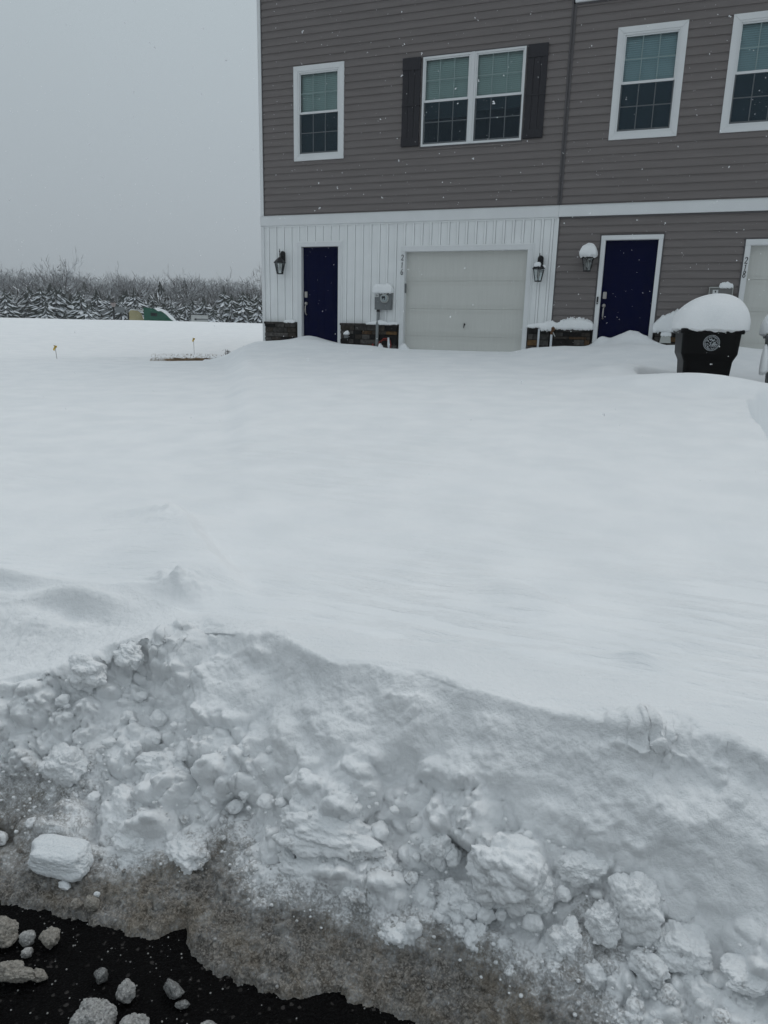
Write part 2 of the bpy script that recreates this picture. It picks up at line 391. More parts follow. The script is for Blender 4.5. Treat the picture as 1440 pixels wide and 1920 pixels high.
def gauss(x, y, cx, cy, rx, ry, ang=0):
    c, s = math.cos(ang), math.sin(ang); u = ((x-cx)*c+(y-cy)*s)/rx; v = (-(x-cx)*s+(y-cy)*c)/ry
    return np.exp(-(u*u+v*v))

# ------------------------------------------------------------------ the lie of the land
TOE_X = [-60, -6, -2.6, -1.9, -1.58, -1.4, -1.26, -1.16, -1.08, -1.04, -.97, -.84, -.70, -.63, -.58, -.50, -.36, -.2, 0, .2, .45, .8, 2, 6, 40]
TOE_Y = [1.1, 1.1, 1.12, 1.16, 1.205, 1.225, 1.235, 1.245, 1.275, 1.325, 1.265, 1.232, 1.236, 1.26, 1.30, 1.285, 1.297, 1.26, 1.23, 1.21, 1.2, 1.18, 1.15, 1.2, 1.2]
CR_X = [-60, -6, -3, -2.2, -1.98, -1.86, -1.76, -1.66, -1.54, -1.40, -1.235, -1.04, -.83, -.69, -.53, -.36, -.21, 0, .24, .35, .5, .9, 2, 6, 40]
CR_Y = [1.5, 1.48, 1.47, 1.49, 1.52, 1.57, 1.64, 1.74, 1.84, 1.94, 1.93, 1.94, 1.82, 1.835, 1.85, 1.83, 1.80, 1.79, 1.84, 1.80, 1.75, 1.72, 1.75, 1.7, 1.7]
CR_Z = [.45, .45, .43, .43, .44, .46, .49, .53, .57, .60, .60, .62, .62, .62, .62, .62, .62, .62, .62, .61, .60, .60, .6, .6, .6]

def smi(x, X, Y, w_=.045):
    return sum(np.interp(x+w_*k/3, X, Y)*c for k, c in zip(range(-3, 4), (1, 2, 3, 4, 3, 2, 1)))/16

def yard(x, y):
    """undisturbed snow behind the plough bank, up to the houses and over the field"""
    left = 1-sm(x, -10.2, -7.9)*sm(y, 5, 12)
    slope = .0655*(1-left)+.0655*left*(1-sm(y, 4, 13)*0)  # same start, then a lower lawn on the left
    z = .62+(y-1.9)*.0655
    zl = .62+.35*sm(y, 1.9, 11)
    wl = 1-sm(x/np.maximum(y, .5), -.652, -.597)
    wl = wl*sm(y, 2, 8)
    z = z*(1-wl)+zl*wl
    # snow line along the two fronts
    fx = [-12, -9.4, -9.0, -8.6, -8.2, -7.2, -6.7, -6.2, -5.5, -5.1, -4.8, -3.2, -2.6, -2.2, -1.6, -1.1, -.5, -.05, .4, 1.0, 1.6, 2.5, 4.5, 9]
    fz = [.95, .96, 1.05, 1.20, 1.33, 1.40, 1.40, 1.34, 1.32, 1.275, 1.27, 1.27, 1.28, 1.37, 1.42, 1.42, 1.48, 1.46, 1.45, 1.42, 1.36, 1.36, 1.36, 1.3]
    zf = np.interp(x*14/np.clip(y, 3, 14), fx, fz)
    los = 1.6-(1.6-zf)*np.clip(y, 0, 14)/14
    k = sm(y, 10.4, 12.7)
    z = z*(1-k)+np.minimum(los-.0, zf+.02)*k
    z = np.where(y > 12.7, zf-.0*(y-12.7)+(los-zf)*np.clip((13.6-y)/.9, 0, 1)*k, z)
    # drifts against the doors and the stone skirt
    z = z + .02*gauss(x, y, -7.35, 13.7, .35, .5) + .075*gauss(x, y, -6.92, 13.95, .25, .25)+.03*gauss(x, y, -6.6, 13.95, .3, .3)
    z = z + .24*gauss(x, y, -.42, 13.9, .42, .35)*(1+.12*fbm(x*9, y*9, seed=3)) + .12*gauss(x, y, -.95, 13.95, .14, .2)
    # hedge mounds by the left corner
    z = z + .27*gauss(x, y, -8.85, 14.3, .33, .4)+.06*gauss(x, y, -8.0, 13.55, .35, .3)
    # bare pit in the left lawn
    u = (x+9.05)*.6+(y-12.95)*.8; v = -(x+9.05)*.8+(y-12.95)*.6 + .16*fbm(x*1.6, y*1.6, seed=14, o=3) + .10*u*u
    al = np.exp(-np.abs(u/1.55)**3)
    z = z - al*(.05*np.exp(-((v+.5)/.5)**2)) - .15*al*sm(v, -.42, -.25)*(1-sm(v, .25, .55)) + .045*np.exp(-np.abs(u/2.2)**3)*sm(v, .3, .6)*(1-sm(v, 1.4, 2.8))
    # wind scoops round the bins
    bx, by = x-.60, y-9.75
    ring = np.sqrt((bx/.95)**2+(by/.80)**2)
    z = z + .165*gauss(x, y, .55, 8.85, 1.1, .32) - .36*(1-sm(ring+.06*fbm(x*3, y*3, seed=12, o=2), .50, .86)) + .10*gauss(x, y, -.30, 10.1, .38, .5)
    z = z - .20*gauss(x, y, 1.25, 9.9, .55, .8)+.06*gauss(x, y, -.55, 9.6, .4, .5)
    z = z + .10*gauss(x, y, 1.3, 12.6, 1.0, .8)
    # shovelled hollow at the right edge
    hol = sm(x-np.interp(y, [6, 6.6, 7.5, 8, 9, 9.6], [.90, .90, .91, .95, 1.2, 1.5])+.04*fbm(x*4, y*4, seed=9), -.03, .07)*sm(y, 5.6, 6.25)*(1-sm(y, 8.1, 8.7))
    z = z - .48*hol
    # far field: a dip, then the ploughed-up berm, then down to the wood
    uu = -.75*x+.66*y
    fu = [0, 15.0, 16.2, 17.6, 20.5, 26, 28.6, 31, 34.5, 37, 38.5, 41, 50, 62, 90, 400]
    fzz = [.97, .97, .97, .90, .93, 1.30, 1.475, 1.49, 1.74, 1.90, 1.90, 1.6, .2, -.8, -1.4, -1.6]
    zz = np.interp(uu, fu, fzz)
    for k_ in (0,):
        zz = (zz+np.interp(uu-.5, fu, fzz)+np.interp(uu+.5, fu, fzz))/3
    zz = zz - .13*sm(-x, 22, 34)*sm(uu, 26, 36)*(1-sm(uu, 38, 45))+.03*fbm(x*.12, y*.12, seed=21)*sm(uu, 17, 22)
    kf = sm(uu, 14.6, 16.4)
    z = z*(1-kf)+zz*kf
    return z

def surf_fine(x, y):
    """small relief of the wind-packed snow"""
    near = 1-sm(y, 6, 14)
    a = .013*fbm(x*1.3+y*.35, y*6-x*1.5, seed=31, o=4)*near
    rip = fbm(x*3+y, y*26-x*5, seed=41, o=3); mask = sm(fbm(x*.9, y*1.6, seed=43, o=2), -.25, .5)
    a = a + .010*np.maximum(rip, 0)*mask*(1-sm(y, 4.2, 6.5))
    a = a + .004*np.maximum(fbm(x*8+y*2, y*60-x*14, seed=47, o=2), 0)*sm(fbm(x*1.6, y*1.6, seed=48, o=2), -.2, .4)*(1-sm(y, 3.5, 5))
    a = a + .016*fbm(x*.5, y*.9, seed=51, o=3)*sm(y, 2, 5)*(1-sm(y, 9, 12))
    a = a + .004*fbm(x*9, y*9, seed=52, o=3)*near*sm(fbm(x*.7, y*.7, seed=53, o=2), -.1, .5)
    a = a + .03*fbm(x*.25, y*.3, seed=54, o=2)*sm(-x, 8, 14)
    # lee edge of a drift, from the mound on the left to the bank
    ex = (x+2.05)*.77-(y-2.72)*.64; ev = (x+2.05)*.64+(y-2.72)*.77
    a = a + .075*np.exp(-((ex-.35)/.60)**2)*(sm(-ev, -.10, .01))*(1-sm(-ev, .05, .6))
    a = a + .055*gauss(x, y, -2.02, 2.70, .20, .15, -.5)*(1+.4*fbm(x*14, y*14, seed=61))
    a = a + .022*gauss(x, y, -2.25, 2.75, .12, .07)
    # small step right of centre
    e2 = (x+.36)*.84-(y-2.53)*.54; v2 = (x+.36)*.54+(y-2.53)*.84
    a = a + .040*np.exp(-(e2/.22)**2)*sm(-v2, -.035, .0)*(1-sm(-v2, .02, .20))
    a = a + .030*gauss(x, y, .05, 2.16, .06, .035)
    a = a + .060*gauss(x, y, -1.58, 2.12, .09, .05)*(1+.8*fbm(x*25, y*25, seed=63)) - .045*gauss(x, y, -1.46, 2.03, .06, .03)
    a = a + .05*gauss(x, y, -1.9, 1.93, .18, .035, .1)-.035*gauss(x, y, -1.85, 1.87, .2, .03, .1)+.04*gauss(x, y, -2.35, 1.97, .3, .04, .1)-.03*gauss(x, y, -2.3, 1.90, .3, .04, .1)
    return a

def land(x, y):
    toe = smi(x, TOE_X, TOE_Y, .015)
    thf = .014*fbm(x*9, y*0+3, seed=71, o=3) + .012*fbm(x*32, y*0, seed=72, o=3) + .008*fbm(x*110, y*110, seed=70, o=3, g=.7)
    cy = smi(x, CR_X, CR_Y); chf = .022*fbm(x*7, y*0+1, seed=73, o=3) + .010*fbm(x*22, y*18, seed=74, o=3)
    cz = smi(x, CR_X, CR_Z)
    s0 = (y-toe)/(cy-toe)
    toe = toe+thf; cy = cy+chf
    s = s0-(thf*(1-sm(s0, .02, .22))+chf*sm(s0, .75, 1.0))/(cy-toe)
    prof = np.interp(s, [-.6, -.05, 0, .03, .10, .22, .32, .42, .55, .70, .84, .94, 1.0, 1.1],
                        [-.25, -.06, -.02, .035, .065, .115, .185, .29, .45, .62, .785, .905, 1.0, 1.02])
    # masks across the bank
    base_y = yard(x, y)
    behind = sm(y-cy, 0, .42)
    yz = base_y + surf_fine(x, y)*sm(s, .98, 1.05)
    back = cz*(1-behind)+yz*behind + surf_fine(x, y)*(1-behind)
    back = np.where(x < -1.2, back, cz + (yz-.62) )
    mixl = sm(x, -1.25, -1.1)
    back = (cz*(1-behind)+yz*behind)*(1-mixl) + (yz+(cz-.62)*(1-behind))*mixl
    front = prof*cz
    # blend so the top lip stays fairly crisp
    t = sm(s, .95, 1.03)
    z = front*(1-t)+back*t
    r_ = sm(x, -.02, .20)                                    # on the right the lumps reach down to the road
    lo = .35-.12*r_-.10*(1-sm(x, -1.35, -1.05))
    lum = sm(s+.05*fbm(x*4, y*4, seed=79), lo-.03, lo+.07)*(1-sm(s+.16*fbm(x*2.2, y*3, seed=80), .56, .76))
    leftmess = (1-sm(x, -1.5, -1.15))*sm(s, .28, .42)*(1-sm(s, .95, 1.1)); lum = np.maximum(lum, leftmess)
    lum = lum*(1-.7*sm(x, .05, .3)*sm(s, .50, .62))
    wall = sm(s, .48, .68)*(1-sm(s, .96, 1.03))
    slush = sm(s, .005, .07)*(1-sm(s, lo-.02, lo+.10))
    ls = (1-sm(x, -1.45, -1.2))*sm(y-cy, .03, .12)*(1-sm(y, 1.86, 1.95))
    tyre = np.exp(-((y-toe-.075-.012*vnoise(x*5, x*0, seed=5))/.005)**2)*sm(vnoise(x*2.2+4, x*0, seed=6), -.1, .4)+np.exp(-((y-toe-.15-.010*vnoise(x*5, x*0, seed=8))/.005)**2)*sm(vnoise(x*2.2+9, x*0, seed=7), .1, .5)
    dirt = (1-sm(s+.07*fbm(x*7, y*7, seed=201), lo-.16, lo+.10))*1.0
    dirt = np.maximum(dirt, .6*sm(fbm(x*6, y*6, seed=203), .02, .4)*(1-sm(s, lo, lo+.30)))
    dirt = np.maximum(dirt, (1-sm(x, -1.75, -1.35))*(1-sm(s, .30, .75))*.8)
    dirt = np.where(y > cy, 0, dirt)
    return z, s, dirt, lum, wall, slush, ls, tyre

def relief(x, y, z, lum, wall, slush, ls, tyre):
    """how far the surface stands out along its own normal"""
    w1, w2, w3 = (.032*fbm(x*9, y*9, z*9, o=3, seed=k) for k in (90, 93, 96))
    a, b, c = x+w1, y+w2, z+w3
    gm = sm(fbm(x*4, y*4, z*4, seed=99, o=2), -.1, .35)
    g2 = sm(fbm(x*5, y*5, z*5, seed=97, o=2), -.25, .2)
    d = lum*(.17*bumps3(a, b, c, .19, 431, .42, .80, .60)+.080*bumps3(a, b, c, .085, 111, .42, .75, .65)
             + .050*g2*bumps3(a, b, c, .042, 121, .4, .75, .7) + .035*gm*bumps3(a, b, c, .022, 125, .4, .75, .7) + .03*fbm(x*6, y*6, z*6, seed=98, o=3) - .066)
    d = d + lum*.005*(.35-np.abs(fbm(x*20, y*20, z*20, seed=187, o=4, g=.6)))
    crev = np.abs(fbm(x*5.5, y*5.5, z*5.5, seed=131, o=4, g=.6)); cm = sm(fbm(x*4, y*4, z*4, seed=135, o=2), -.15, .25)
    d = d - lum*cm*.024*np.exp(-(crev/.04)**2)
    d = d + lum*(.009*fbm(x*24, y*24, z*24, seed=181, o=4, g=.6)+.0035*fbm(x*90, y*90, z*90, seed=185, o=2))
    d = d + wall*(.060*fbm(x*3.6, y*3.6, z*4.5, seed=141, o=3)+.026*fbm(x*9, y*9, z*11, seed=144, o=3)+.016*bumps3(a, b, c, .14, 155, .4, .75, .5)
                  + (.0050*np.abs(fbm(x*55, y*55, z*55, seed=151, o=3, g=.7))+.0025*fbm(x*120, y*120, z*120, seed=153, o=2)))
    d = d + slush*(.026*fbm(x*9, y*10, z*9, seed=161, o=4)+.012*np.abs(fbm(x*38, y*38, z*38, seed=165, o=3, g=.7))
                   + .007*vnoise(x*120, y*120, z*120, seed=171)+.005*vnoise(x*230, y*230, z*230, seed=175)
                   + .035*bumps3(a, b, c, .045, 176, .3, .6, .35)+.004*tyre-.006)
    kn = .7+.9*fbm(x*16, y*16, z*16, seed=401, o=3)
    for cx, cy, rx, ry, a_ in ((.06, 1.80, .10, .055, .050), (.17, 1.83, .06, .05, .035), (.30, 1.79, .07, .05, .045), (-1.15, 1.90, .085, .030, .035), (-.615, 1.80, .06, .03, .022), (-.52, 1.80, .05, .03, .018),
                               (.0, 1.66, .09, .05, .030), (.20, 1.70, .12, .05, .030), (-.30, 1.70, .09, .05, .030), (-.65, 1.66, .12, .07, .030), (-.95, 1.70, .16, .06, .022)):
        d = d + a_*gauss(x, y, cx, cy, rx, ry)*kn
    d = d + ls*(.016*fbm(x*22, y*4, z*4, seed=191, o=4)+.004*fbm(x*70, y*30, z*30, seed=192, o=3))
    return d

def axis(lo, hi, f0, f1, fine, r, cap, mid_lo, mid_hi, far=1.06):
    a = list(np.arange(f0, f1, fine)); st = fine; p = a[-1]
    while p < hi:
        st = min(st*1.02, cap) if p < mid_hi else st*far
        p += st; a.append(p)
    st = fine; p = f0; b = []
    while p > lo:
        st = min(st*1.02, cap) if p > mid_lo else st*far
        p -= st; b.append(p)
    return np.array(b[::-1]+a)
XS = axis(-420, 60, -2.10, .56, .0036, 0, .055, -15, 3)
YS = axis(1.0, 420, 1.12, 2.02, .0034, 0, .05, 0, 17)
XX, YY = np.meshgrid(XS, YS)
ZZ, SS, DD, *MK = land(XX, YY)
u = (XX+9.05)*.6+(YY-12.95)*.8; v = -(XX+9.05)*.8+(YY-12.95)*.6 + .16*fbm(XX*1.6, YY*1.6, seed=14, o=3) + .10*u*u
GG = np.exp(-np.abs((u-.15)/.85)**2.5)*sm(v, .0, .12)*(1-sm(v+.10*fbm(XX*5, YY*5, seed=15), .34, .46))
gy, gx = np.gradient(ZZ, YS, XS)
nrm = np.dstack((-gx, -gy, np.ones_like(ZZ))); nrm /= np.linalg.norm(nrm, axis=2, keepdims=True)
PX = XX.copy(); PY = YY.copy()
i_a, i_b = np.searchsorted(XS, -12), np.searchsorted(XS, 8); j_b = np.searchsorted(YS, 2.25)
sl = (slice(0, j_b), slice(i_a, i_b))
DSP = relief(XX[sl], YY[sl], ZZ[sl], *[k[sl] for k in MK])
DSP *= np.clip(nrm[sl][..., 2]*1.7, 0, 1)
PX[sl] += DSP*nrm[sl][..., 0]*.8; PY[sl] += DSP*nrm[sl][..., 1]*.9; ZZ[sl] += DSP*nrm[sl][..., 2]

def grid_obj(name, j0, j1, mt, drop_skirt=False):
    Xs, Ys, Zs = PX[j0:j1], PY[j0:j1], ZZ[j0:j1]; ny, nx = Xs.shape
    co = np.dstack((Xs, Ys, Zs)).reshape(-1, 3).astype(np.float32)
    idx = np.arange(ny*nx).reshape(ny, nx)
    q = np.dstack((idx[:-1, :-1], idx[:-1, 1:], idx[1:, 1:], idx[1:, :-1])).reshape(-1, 4)
    me = bpy.data.meshes.new(name); me.vertices.add(len(co)); me.vertices.foreach_set('co', co.ravel())
    me.loops.add(q.size); me.loops.foreach_set('vertex_index', q.ravel().astype(np.int32))
    me.polygons.add(len(q)); me.polygons.foreach_set('loop_start', np.arange(0, q.size, 4, dtype=np.int32))
    me.update(calc_edges=True)
    me.polygons.foreach_set('use_smooth', np.ones(len(q), dtype=bool))
    for nm, A in (('dirt', DD), ('grass', GG)):
        a = me.attributes.new(nm, 'FLOAT', 'POINT'); a.data.foreach_set('value', A[j0:j1].astype(np.float32).ravel())
    me.materials.append(mt); me.validate()
    return put(name, me)
jcut = int(np.searchsorted(YS, 2.02))
tag(grid_obj('snow_bank', 0, jcut+1, M_SNOW), 'ploughed bank of lumpy snow with dirty slush at the roadside', 'snow bank', kind='structure')
tag(grid_obj('snow_field', jcut, len(YS), M_FIELD), 'smooth deep snow over the yard and the field beyond', 'snow', kind='structure')

road = MB()
road.quad((-60, -25, 0), (60, -25, 0), (60, 2.0, 0), (-60, 2.0, 0))
tag(road.build('road', M_ASPH), 'wet black asphalt road', 'road', kind='structure')
gb = MB(); gb.quad((-430, -300, -2.2), (300, -300, -2.2), (300, 430, -2.2), (-430, 430, -2.2))
tag(gb.build('ground', M_SNOWCLEAN), 'snow covered ground', 'ground', kind='structure')

def zat(x, y):
    return float(ZZ[min(len(YS)-1, int(np.searchsorted(YS, y))), min(len(XS)-1, int(np.searchsorted(XS, x)))])

# ------------------------------------------------------------------ snow lumps
def ico(n):
    bm = bmesh.new(); bmesh.ops.create_icosphere(bm, subdivisions=n, radius=1)
    v = np.array([x.co[:] for x in bm.verts]); f = np.array([[y.index for y in x.verts] for x in bm.faces]); bm.free(); return v, f
ICO = {n: ico(n) for n in (1, 2, 3, 4, 5, 6)}
def lump(c, r, seed, lvl=5, sc3=(1, 1, .8), blocky=.6, rough=.10, rot=0.0, knobs=.10, k=13, crumb=.10, boxy=0):
    g = np.random.default_rng(seed); d, f = ICO[lvl]
    nn = g.normal(size=(k, 3)); nn /= np.linalg.norm(nn, axis=1)[:, None]; hh = g.uniform(.62, 1.0, k)
    dots = np.maximum(d@nn.T, 0)/hh; p = 9
    rb = (dots**p).sum(1)**(-1/p); rb = np.clip(rb, .6, 1.35)
    o = g.uniform(0, 100, 3)
    rr = (1-blocky)+blocky*rb
    q = d*2.2+o
    rr = rr + rough*1.6*fbm(q[:, 0], q[:, 1], q[:, 2], o=4, seed=seed % 97, g=.48)
    # rounded knobs
    kn = np.zeros(len(d)); K = 26; kd = g.normal(size=(K, 3)); kd /= np.linalg.norm(kd, axis=1)[:, None]; kr = g.uniform(.18, .42, K)
    for i in range(K):
        t = 1-((d-kd[i])**2).sum(1)/kr[i]**2; kn = np.maximum(kn, np.sqrt(np.maximum(t, 0))*kr[i])
    rr = rr + knobs*kn*1.5
    if lvl >= 5:
        q2 = d*18+o; rr = rr + .011*fbm(q2[:, 0], q2[:, 1], q2[:, 2], o=3, seed=seed % 89, g=.6)
    if crumb:
        q3 = d*(5.5)+o; rr = rr + crumb*(.35-np.abs(fbm(q3[:, 0], q3[:, 1], q3[:, 2], o=4, seed=seed % 83, g=.62)))
    if boxy:
        bx = (np.abs(d)**boxy).sum(1)**(-1/boxy); rr = rr*(.25+.75*bx/bx.mean())
    P = d*rr[:, None]*np.array(sc3)*r
    c_, s_ = math.cos(rot), math.sin(rot)
    P = np.stack((P[:, 0]*c_-P[:, 1]*s_, P[:, 0]*s_+P[:, 1]*c_, P[:, 2]), 1)
    return P+np.array(c), f
class Acc:
    def __init__(s): s.V = []; s.F = []; s.n = 0; s.D = []
    def add(s, VF, dirt=0):
        V, F = VF; s.V.append(V); s.F.append(F+s.n); s.n += len(V)
        s.D.append(np.full(len(V), dirt) if np.isscalar(dirt) else dirt)
    def build(s, name, mt, parent=None, mix=False):
        V = np.concatenate(s.V).astype(np.float32); F = np.concatenate(s.F)
        me = bpy.data.meshes.new(name); me.vertices.add(len(V)); me.vertices.foreach_set('co', V.ravel())
        me.loops.add(F.size); me.loops.foreach_set('vertex_index', F.ravel().astype(np.int32))
        me.polygons.add(len(F)); me.polygons.foreach_set('loop_start', np.arange(0, F.size, 3, dtype=np.int32))
        me.update(calc_edges=True); me.polygons.foreach_set('use_smooth', np.ones(len(F), dtype=bool))
        D_ = np.concatenate(s.D)
        if mix:                                  # grit churned into the lower lumps
            x_, y_, z_ = V.T.astype(float); s_ = (y_-np.interp(x_, TOE_X, TOE_Y))/(np.interp(x_, CR_X, CR_Y)-np.interp(x_, TOE_X, TOE_Y))
            D_ = np.maximum(D_, .42*sm(fbm(x_*7, y_*7, z_*7, seed=77, o=3), .0, .5)*(1-sm(s_, .3, .62)))
        a = me.attributes.new('dirt', 'FLOAT', 'POINT'); a.data.foreach_set('value', D_.astype(np.float32))
        me.materials.append(mt); return put(name, me, parent)

# big lumps: x, y, radius, lift, scale, blocky, dirt
BIG = [(-1.687,1.716,.075,.0,(1.3,.8,.9)),(-1.584,1.805,.065,.0,(1.3,.8,.8)),(-1.644,1.546,.075,.0,(1.1,.8,1)),
 (-1.383,1.527,.095,.01,(1.2,.8,1.0)),(-1.332,1.641,.075,.0,(1.4,.8,.8)),(-1.309,1.453,.065,.0,(1.2,.8,.8)),(-1.139,1.493,.080,.0,(1.3,.8,.8)),
 (-.729,1.556,.100,.005,(1.6,.8,.75)),(-.591,1.575,.085,.0,(1.5,.8,.7)),(-.783,1.48,.048,.015,(1.3,.8,.8)),(-.605,1.49,.060,.0,(1.2,.8,.8)),
 (-.221,1.559,.115,.02,(1,.8,.9)),(-.325,1.542,.075,.0,(1.1,.8,.9)),(-.135,1.555,.065,.0,(1,.9,.9)),(.105,1.578,.085,.02,(.9,.8,1)),
 (.206,1.551,.075,.0,(1.1,.9,.8)),(-.047,1.498,.060,.01,(.9,.8,1)),(-.402,1.596,.055,.0,(.9,.8,1.1)),(-.425,1.46,.042,.01,(.8,.8,1.3)),
 (-.475,1.466,.055,.0,(1.2,.9,.8)),(.348,1.50,.055,.0,(1.4,.9,.6)),(.02,1.47,.045,.0,(1,.9,.8)),
 (-.03,1.60,.055,.0,(1.2,.8,.9)),(.03,1.54,.06,.0,(.9,.8,1)),(-.27,1.49,.055,.0,(1.1,.8,.9)),(.14,1.50,.05,.0,(1.2,.8,.8)),(.27,1.50,.05,.0,(1.1,.8,.8))]
acc = Acc()
for i, (x, y, r, lift, s3) in enumerate(BIG):
    z = zat(x, y)
    acc.add(lump((x, y, z-(.55 if x < -.3 else .68)*r+lift), r*(.86 if r > .09 else .78), 500+i*7, 6 if r > .05 else 5, s3, .40, .24, random.uniform(-.5, .5), .34, 12, .12), .02)
# rubble
for i in range(330):
    x = random.uniform(-2.1, .6); cy = float(np.interp(x, CR_X, CR_Y)); ty = float(np.interp(x, TOE_X, TOE_Y))
    s = random.betavariate(2.2, 2.6)*.42+.30
    if x < -1.2: s = random.uniform(.22, .9)
    if x > .05: s -= .13
    if x > .0 and s > .42: continue
    y = ty+s*(cy-ty); r = .005+.024*random.random()**3
    dd = max(0, 1-(s-.18)/.25)*.7
    acc.add(lump((x, y, zat(x, y)-.25*r), r, 2000+i, 3 if r < .016 else 4, (1, .9, .8), .5, .15, random.uniform(0, 6), .15), dd)
for i in range(900):                                  # crumbs
    x = random.uniform(-2.1, .6); ty = float(np.interp(x, TOE_X, TOE_Y)); cy = float(np.interp(x, CR_X, CR_Y))
    s = random.uniform(.02, .6); y = ty+s*(cy-ty); r = random.uniform(.002, .006)
    acc.add(lump((x, y, zat(x, y)+.3*r), r, 4000+i, 2, (1, .9, .8), .4, .1, 0, 0), .9 if s < .25 else .15)
tag(acc.build('snow_rubble', M_SNOW, None, True), 'broken lumps of snow thrown up along the bank', 'snow lumps', kind='stuff')

# loose chunks, each its own thing
CH = [(-1.475,1.335,.080,'w',(1.25,.72,.58),.55,.07,'big clean white block of snow lying on the dirty slush'),
 (-1.418,1.292,.017,'w',(1.2,.8,.7),.5,.1,'small pale lump just below the big white snow block'),
 (-1.343,1.258,.016,'t',(1.1,.9,.9),.4,.1,'small rounded tan lump, left one of the touching pair on the slush'),
 (-1.300,1.268,.022,'t',(1,.8,.9),.6,.12,'knobbly tan lump, right one of the touching pair on the slush'),
 (-1.310,1.300,.009,'w',(1,.9,.9),.4,.1,'tiny white lump above the touching tan pair'),
 (-1.47,1.12,.045,'t',(1.1,.9,.7),.5,.12,'large brownish snow lump cut off by the left edge'),
 (-1.393,1.135,.022,'g',(.9,.9,1),.4,.08,'rounded grey ice lump at the edge of the slush'),
 (-1.337,1.152,.027,'t',(1.1,.8,.8),.6,.2,'craggy tan lump just clear of the slush edge'),
 (-1.365,1.103,.015,'g',(1,.9,.8),.5,.2,'small broken grey lump below the rounded ice lump'),
 (-1.345,1.035,.036,'t',(1.7,.65,.65),.5,.25,'long crumbly tan chunk at the left of the asphalt'),
 (-1.285,1.060,.018,'t',(1.2,.8,.7),.5,.25,'crumbly end piece touching the long tan chunk'),
 (-1.132,1.116,.020,'i',(.8,.8,1),.7,.06,'clear faceted ice lump on the asphalt beside the round grey one'),
 (-1.042,1.100,.025,'g',(1,.9,.9),.5,.08,'round grey frosty lump in the middle of the asphalt'),
 (-.945,1.150,.026,'i',(1.3,.7,.75),.7,.08,'glassy ice cluster nearest the bulge of the slush'),
 (-.905,1.128,.014,'i',(1.2,.7,.7),.6,.1,'small ice piece broken off the glassy cluster'),
 (-1.055,1.005,.044,'g',(1.1,.9,.9),.45,.18,'big knobbly whitish lump at the bottom edge'),
 (-.955,1.02,.034,'g',(1.0,.9,1),.6,.14,'pointed greyish lump right of the big knobbly one'),
 (-.800,1.095,.022,'g',(1.3,.8,.6),.5,.08,'flat grey lump at the bottom edge, rightmost on the asphalt'),
 (-1.315,.945,.02,'g',(1,.9,.9),.5,.1,'small grey lump in the bottom left corner')]
for i, (x, y, r, k, s3, bl, ro, lab) in enumerate(CH):
    z = max(zat(x, y), 0.0) if y > 1.0 else 0.0
    r *= .92 if i else 1; a = Acc(); V, F = lump((0, 0, 0), r, 7000+i*13, 6 if r > .03 else 5, s3, bl if i else .35, ro*1.1, random.uniform(-.4, .4) if i else .2, .22 if i else .06, 12, .22 if i else .10, 0 if i else 6)
    zmin = V[:, 2].min(); V = V-np.array((0, 0, zmin)); a.add((V, F), 0)
    o = a.build('snow_chunk' if k != 'i' else 'ice_chunk', {'w': M_CH_WHITE, 'g': M_CH_GREY, 't': M_CH_TAN, 'i': M_CH_ICE}[k])
    o.location = (x, y, z-.12*r); tag(o, lab, 'snow chunk' if k != 'i' else 'ice chunk')
gr = Acc()
for i in range(420):
    x = random.uniform(-1.7, -.2); y = random.uniform(.8, 1.3); r = random.uniform(.0006, .0028)
    gr.add(lump((x, y, .3*r), r, 9000+i, 1, (1, 1, .8), .5, 0, 0, 0), 0)
tag(gr.build('road_grit', M_CH_GREY), 'specks of ice and grit scattered on the wet asphalt', 'grit', kind='stuff')

# ------------------------------------------------------------------ the houses
YF = 14.0
def siding(x0, x1, z0, z1, holes, name, m, parent, pitch=.1287, zref=3.523):
    mb = MB(); prof = [(0, .016), (.02, .017), (.66, .010), (.74, .0035), (1, .002)]
    k0 = math.floor((z0-zref)/pitch)
    zr = zref+k0*pitch
    while zr < z1:
        pts = [(zr+t*pitch, YF-o) for t, o in prof]
        cuts = sorted({c for h in holes for c in (h[2], h[3])}|{z0, z1})
        segs = []
        for (za, ya), (zb, yb) in zip(pts, pts[1:]):
            cs = [za]+[c for c in cuts if za+1e-6 < c < zb-1e-6]+[zb]
            for a, b in zip(cs, cs[1:]):
                fa = ya+(yb-ya)*(a-za)/(zb-za); fb = ya+(yb-ya)*(b-za)/(zb-za); segs.append((a, fa, b, fb))
        segs.append((zr, YF-.002, zr, YF-.016))     # underside of the lap
        for a, fa, b, fb in segs:
            mz = (a+b)/2
            if mz < z0-1e-6 or mz > z1+1e-6: continue
            hs = sorted((h[0], h[1]) for h in holes if h[2]-1e-6 <= mz <= h[3]+1e-6); p = x0
            iv = []
            for h in hs:
                if h[0] > p: iv.append((p, h[0]))
                p = max(p, h[1])
            if p < x1: iv.append((p, x1))
            for xa, xb in iv: mb.quad((xa, fa, a), (xb, fa, a), (xb, fb, b), (xa, fb, b))
        zr += pitch
    return mb.build(name, m, parent)

